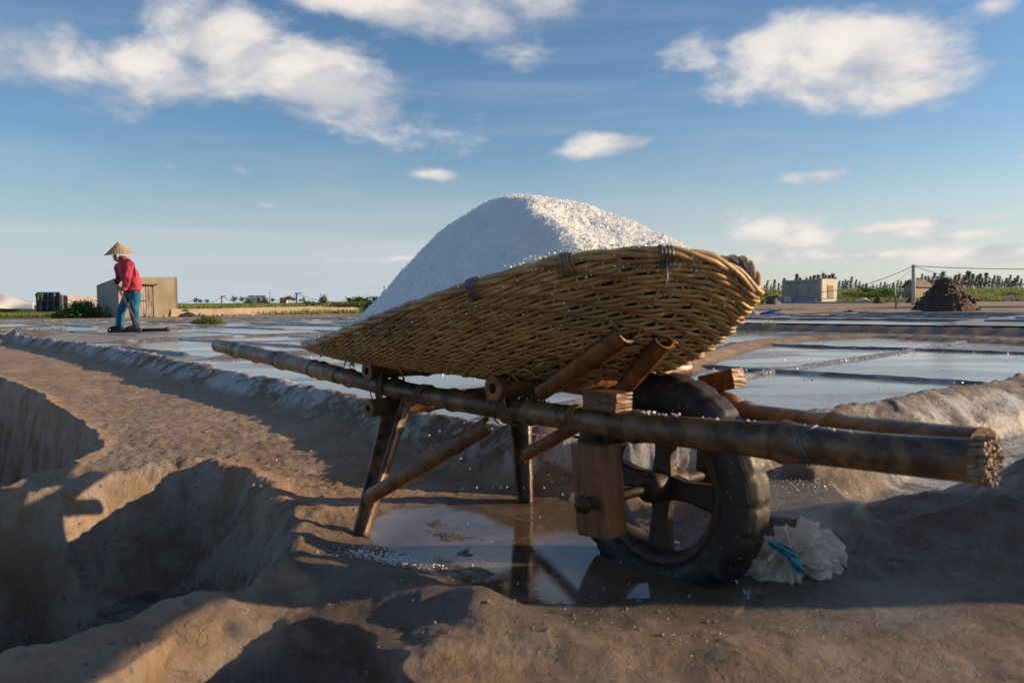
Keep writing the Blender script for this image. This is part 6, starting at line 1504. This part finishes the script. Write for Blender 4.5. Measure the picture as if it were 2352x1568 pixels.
mb = MB(); c = np.array([*h0[:2], 0]) + dR * .55; nr = np.array([dR[1], -dR[0], 0]); nr = nvec(nr if nr[1] < 0 else -nr); mb.box(c + nr * .02 + (0, 0, .8), (.28, .05, .5), ax=nvec(dR)); fixo(mb.build('window', M['dark'], sm), sm)
c = at(2068, 683, Yh + 2); lump('grey_sheet_lean', (c[0], c[1], .1), .9, .7, 1.2, M['tarp_grey'], 'grey covered pile leaning on the left of the small house', 'covered pile', 19, sharp=1.6, rough=.08)
# poles right
tall = post(2098, 608, 700, 56., .155, M['plaster_pale'], 'concrete_pole', 'tall pale concrete pole left of the big mud heap', square=False)
bpz = post(2058.5, 650, 707, 38., .045, M['wood_grey'], 'bamboo_post', 'leaning bamboo post left of the concrete pole', lean=-6)
a_ = at(2056, 707, 38); b__ = at(2070, 676, 38); mb = MB(); mb.tube([a_, b__], .028, 6); o = mb.build('prop', M['wood_grey']); meta(o, 'short stick propping the leaning bamboo post', 'stick')
tl = tall - np.array([0, 0, .08])
cable(tl, at(1736, 663, 52), .9, .020, 'black cable sagging from the concrete pole to the left above the block building'); cable(tl, at(2500, 616, 50), .12, .022, 'upper black cable from the concrete pole to the right edge')
cable(tl - (0, 0, .1), bpz, .08, .016, 'short cable between concrete pole and bamboo post'); cable(bpz, at(1800, 666, 60), .7, .014, 'thin cable from the bamboo post to the left'); cable(tl, at(2500, 630, 52), .9, .016, 'lower sagging cable from the concrete pole to the right')
# mud heaps
c = G(2187, 718, .2); c = at(2187, 718, 20.); zc = tz(c[0], c[1]); hH = at(2187, 640, 20.)[2] - zc
lump('mud_heap', (c[0], c[1] + .3, zc), 71 / F * 20, .75, hH * 1.2, M['mudpile'], 'big brown flat topped mud heap at the back of the right pans', 'mud heap', 23, sharp=1.15, rough=.07, n=100, cut=.84, sc=6, chunks=150)
for (u, v, y, w, hpx, lb, sd_) in ((1950, 718, 20.5, 40, 15, 'low spread of dug mud in front of the leaning bamboo post', 31), (2096, 712, 26, 22, 12, 'small mud heap at the foot of the concrete pole', 32), (2018, 692, 70, 15, 19, 'dark mud heap before the rounded shrub', 33), (2098, 691, 72, 19, 19, 'dark mud heap in front of the small house', 34)):
    c = at(u, v, y); z0 = tz(c[0], c[1]); lump('mud_heap', (c[0], c[1], z0), w / F * y, w / F * y * .8, hpx / F * y + .03, M['mudpile'], lb, 'mud heap', sd_, sharp=.9, rough=.2, chunks=14)
c = at(1986, 691, 80); r_ = empty('white_sheet', (c[0], c[1], 0), 'crumpled white sheet on the ground right of the block building', 'sheet'); sheet(r_, 'sheet', lambda a, b: np.array([c[0] + (a - .5) * 1.5, c[1] + b * .8, .08 + .42 * math.sin(PI * a) * (.6 + .4 * math.sin(b * 3)) + .1 * mnoise.noise(Vector((a * 7, b * 5, 0)))]), 24, 8, M['tarp_white'])
c = at(2330, 682, 82); r_ = empty('white_sheet', (c[0], c[1], 0), 'pale sheet over stones at the right edge of the field', 'sheet'); sheet(r_, 'sheet', lambda a, b: np.array([c[0] + (a - .5) * 1.8, c[1] + b * .8, .25 + .35 * math.sin(PI * a) + .1 * mnoise.noise(Vector((a * 7, b * 5, 0)))]), 24, 8, M['tarp_white'])
c = at(2236, 687, 74); r_ = empty('red_sheet', (c[0], c[1], 0), 'faded red sheet beside the stones right of the mud heap', 'sheet'); sheet(r_, 'sheet', lambda a, b: np.array([c[0] + (a - .5) * 1.5, c[1] + b * .6, .06 + .3 * math.sin(PI * a) + .1 * mnoise.noise(Vector((a * 7, b * 5, 3)))]), 24, 8, M['tarp_red'])
# kerb of stones along the far field
for k in range(34):
    u = 1935 + k * 13.2 + random.uniform(-4, 4); y = 80 + random.uniform(-3, 3)
    x = (u - 1176) / F * y; s_ = random.uniform(.12, .34); mb = MB(); mb.box((0, 0, s_ * .3), (s_ * random.uniform(1.5, 4), s_ * 1.2, s_ * .8), jit=s_ * .15); o = mb.build('kerb_stone', M['stone']); o.location = (x, y, tz(x, y)); o.rotation_euler.z = random.uniform(-.2, .2); meta(o, 'grey stone in the kerb line before the green field', 'stone', 'stones along the edge of the right field')
# low dry banks across the brown ground
for k, (v, y) in enumerate(((697, 40), (707, 28))):
    pts = [np.array([(u - 1176) / F * y, y + .6 * math.sin(u * .01 + k), tz((u - 1176) / F * y, y) + .01]) for u in range(1700, 2560, 12)]
    mb = MB(); mb.tube(pts, .06 if k else .09, 6); o = mb.build('mud_bank', M['wallmud']); meta(o, kind='structure')
# clods and lumps on the path and pans
P_, R_ = [], []
for k in range(1100):
    y = math.exp(random.uniform(math.log(1.3), math.log(9))); x = random.uniform(-.75, .3) * y; z = tz(x, y)
    if poly_sd(np.array([x]), np.array([y]), PAN)[0] > 0: continue
    P_.append((x, y, z)); R_.append(random.uniform(.0015, .006) * (1 + y * .12))
o = grains('mud_crumbs', np.array(P_), np.array(R_), m=M['stone']); meta(o, 'small crumbs of dried mud lying on the path', 'mud crumbs', kind='stuff')
P_, R_ = [], []
for k in range(900):
    a = random.uniform(-6, 8); b = random.uniform(3, 10); x, y = to_xy(a, b)
    if y < 2 or poly_sd(np.array([x]), np.array([y]), PAN)[0] < .1: continue
    P_.append((x, y, float(level(np.array(x), np.array(y))) + .005)); R_.append(random.uniform(.002, .009))
for b in (4.68, 7.29):
    for k in range(160): x, y = to_xy(random.uniform(-4, 8), b + random.gauss(0, .06)); P_.append((x, y, float(level(np.array(x), np.array(y))) + .012)); R_.append(random.uniform(.003, .010))
for k in range(260): x, y = to_xy(-2.25 + random.gauss(0, .05), random.uniform(3.2, 9.8)); P_.append((x, y, float(level(np.array(x), np.array(y))) + .014)); R_.append(random.uniform(.003, .009))
o = grains('salt_lumps', np.array(P_), np.array(R_)); meta(o, 'small white salt lumps on the wet right pans', 'salt', kind='stuff')
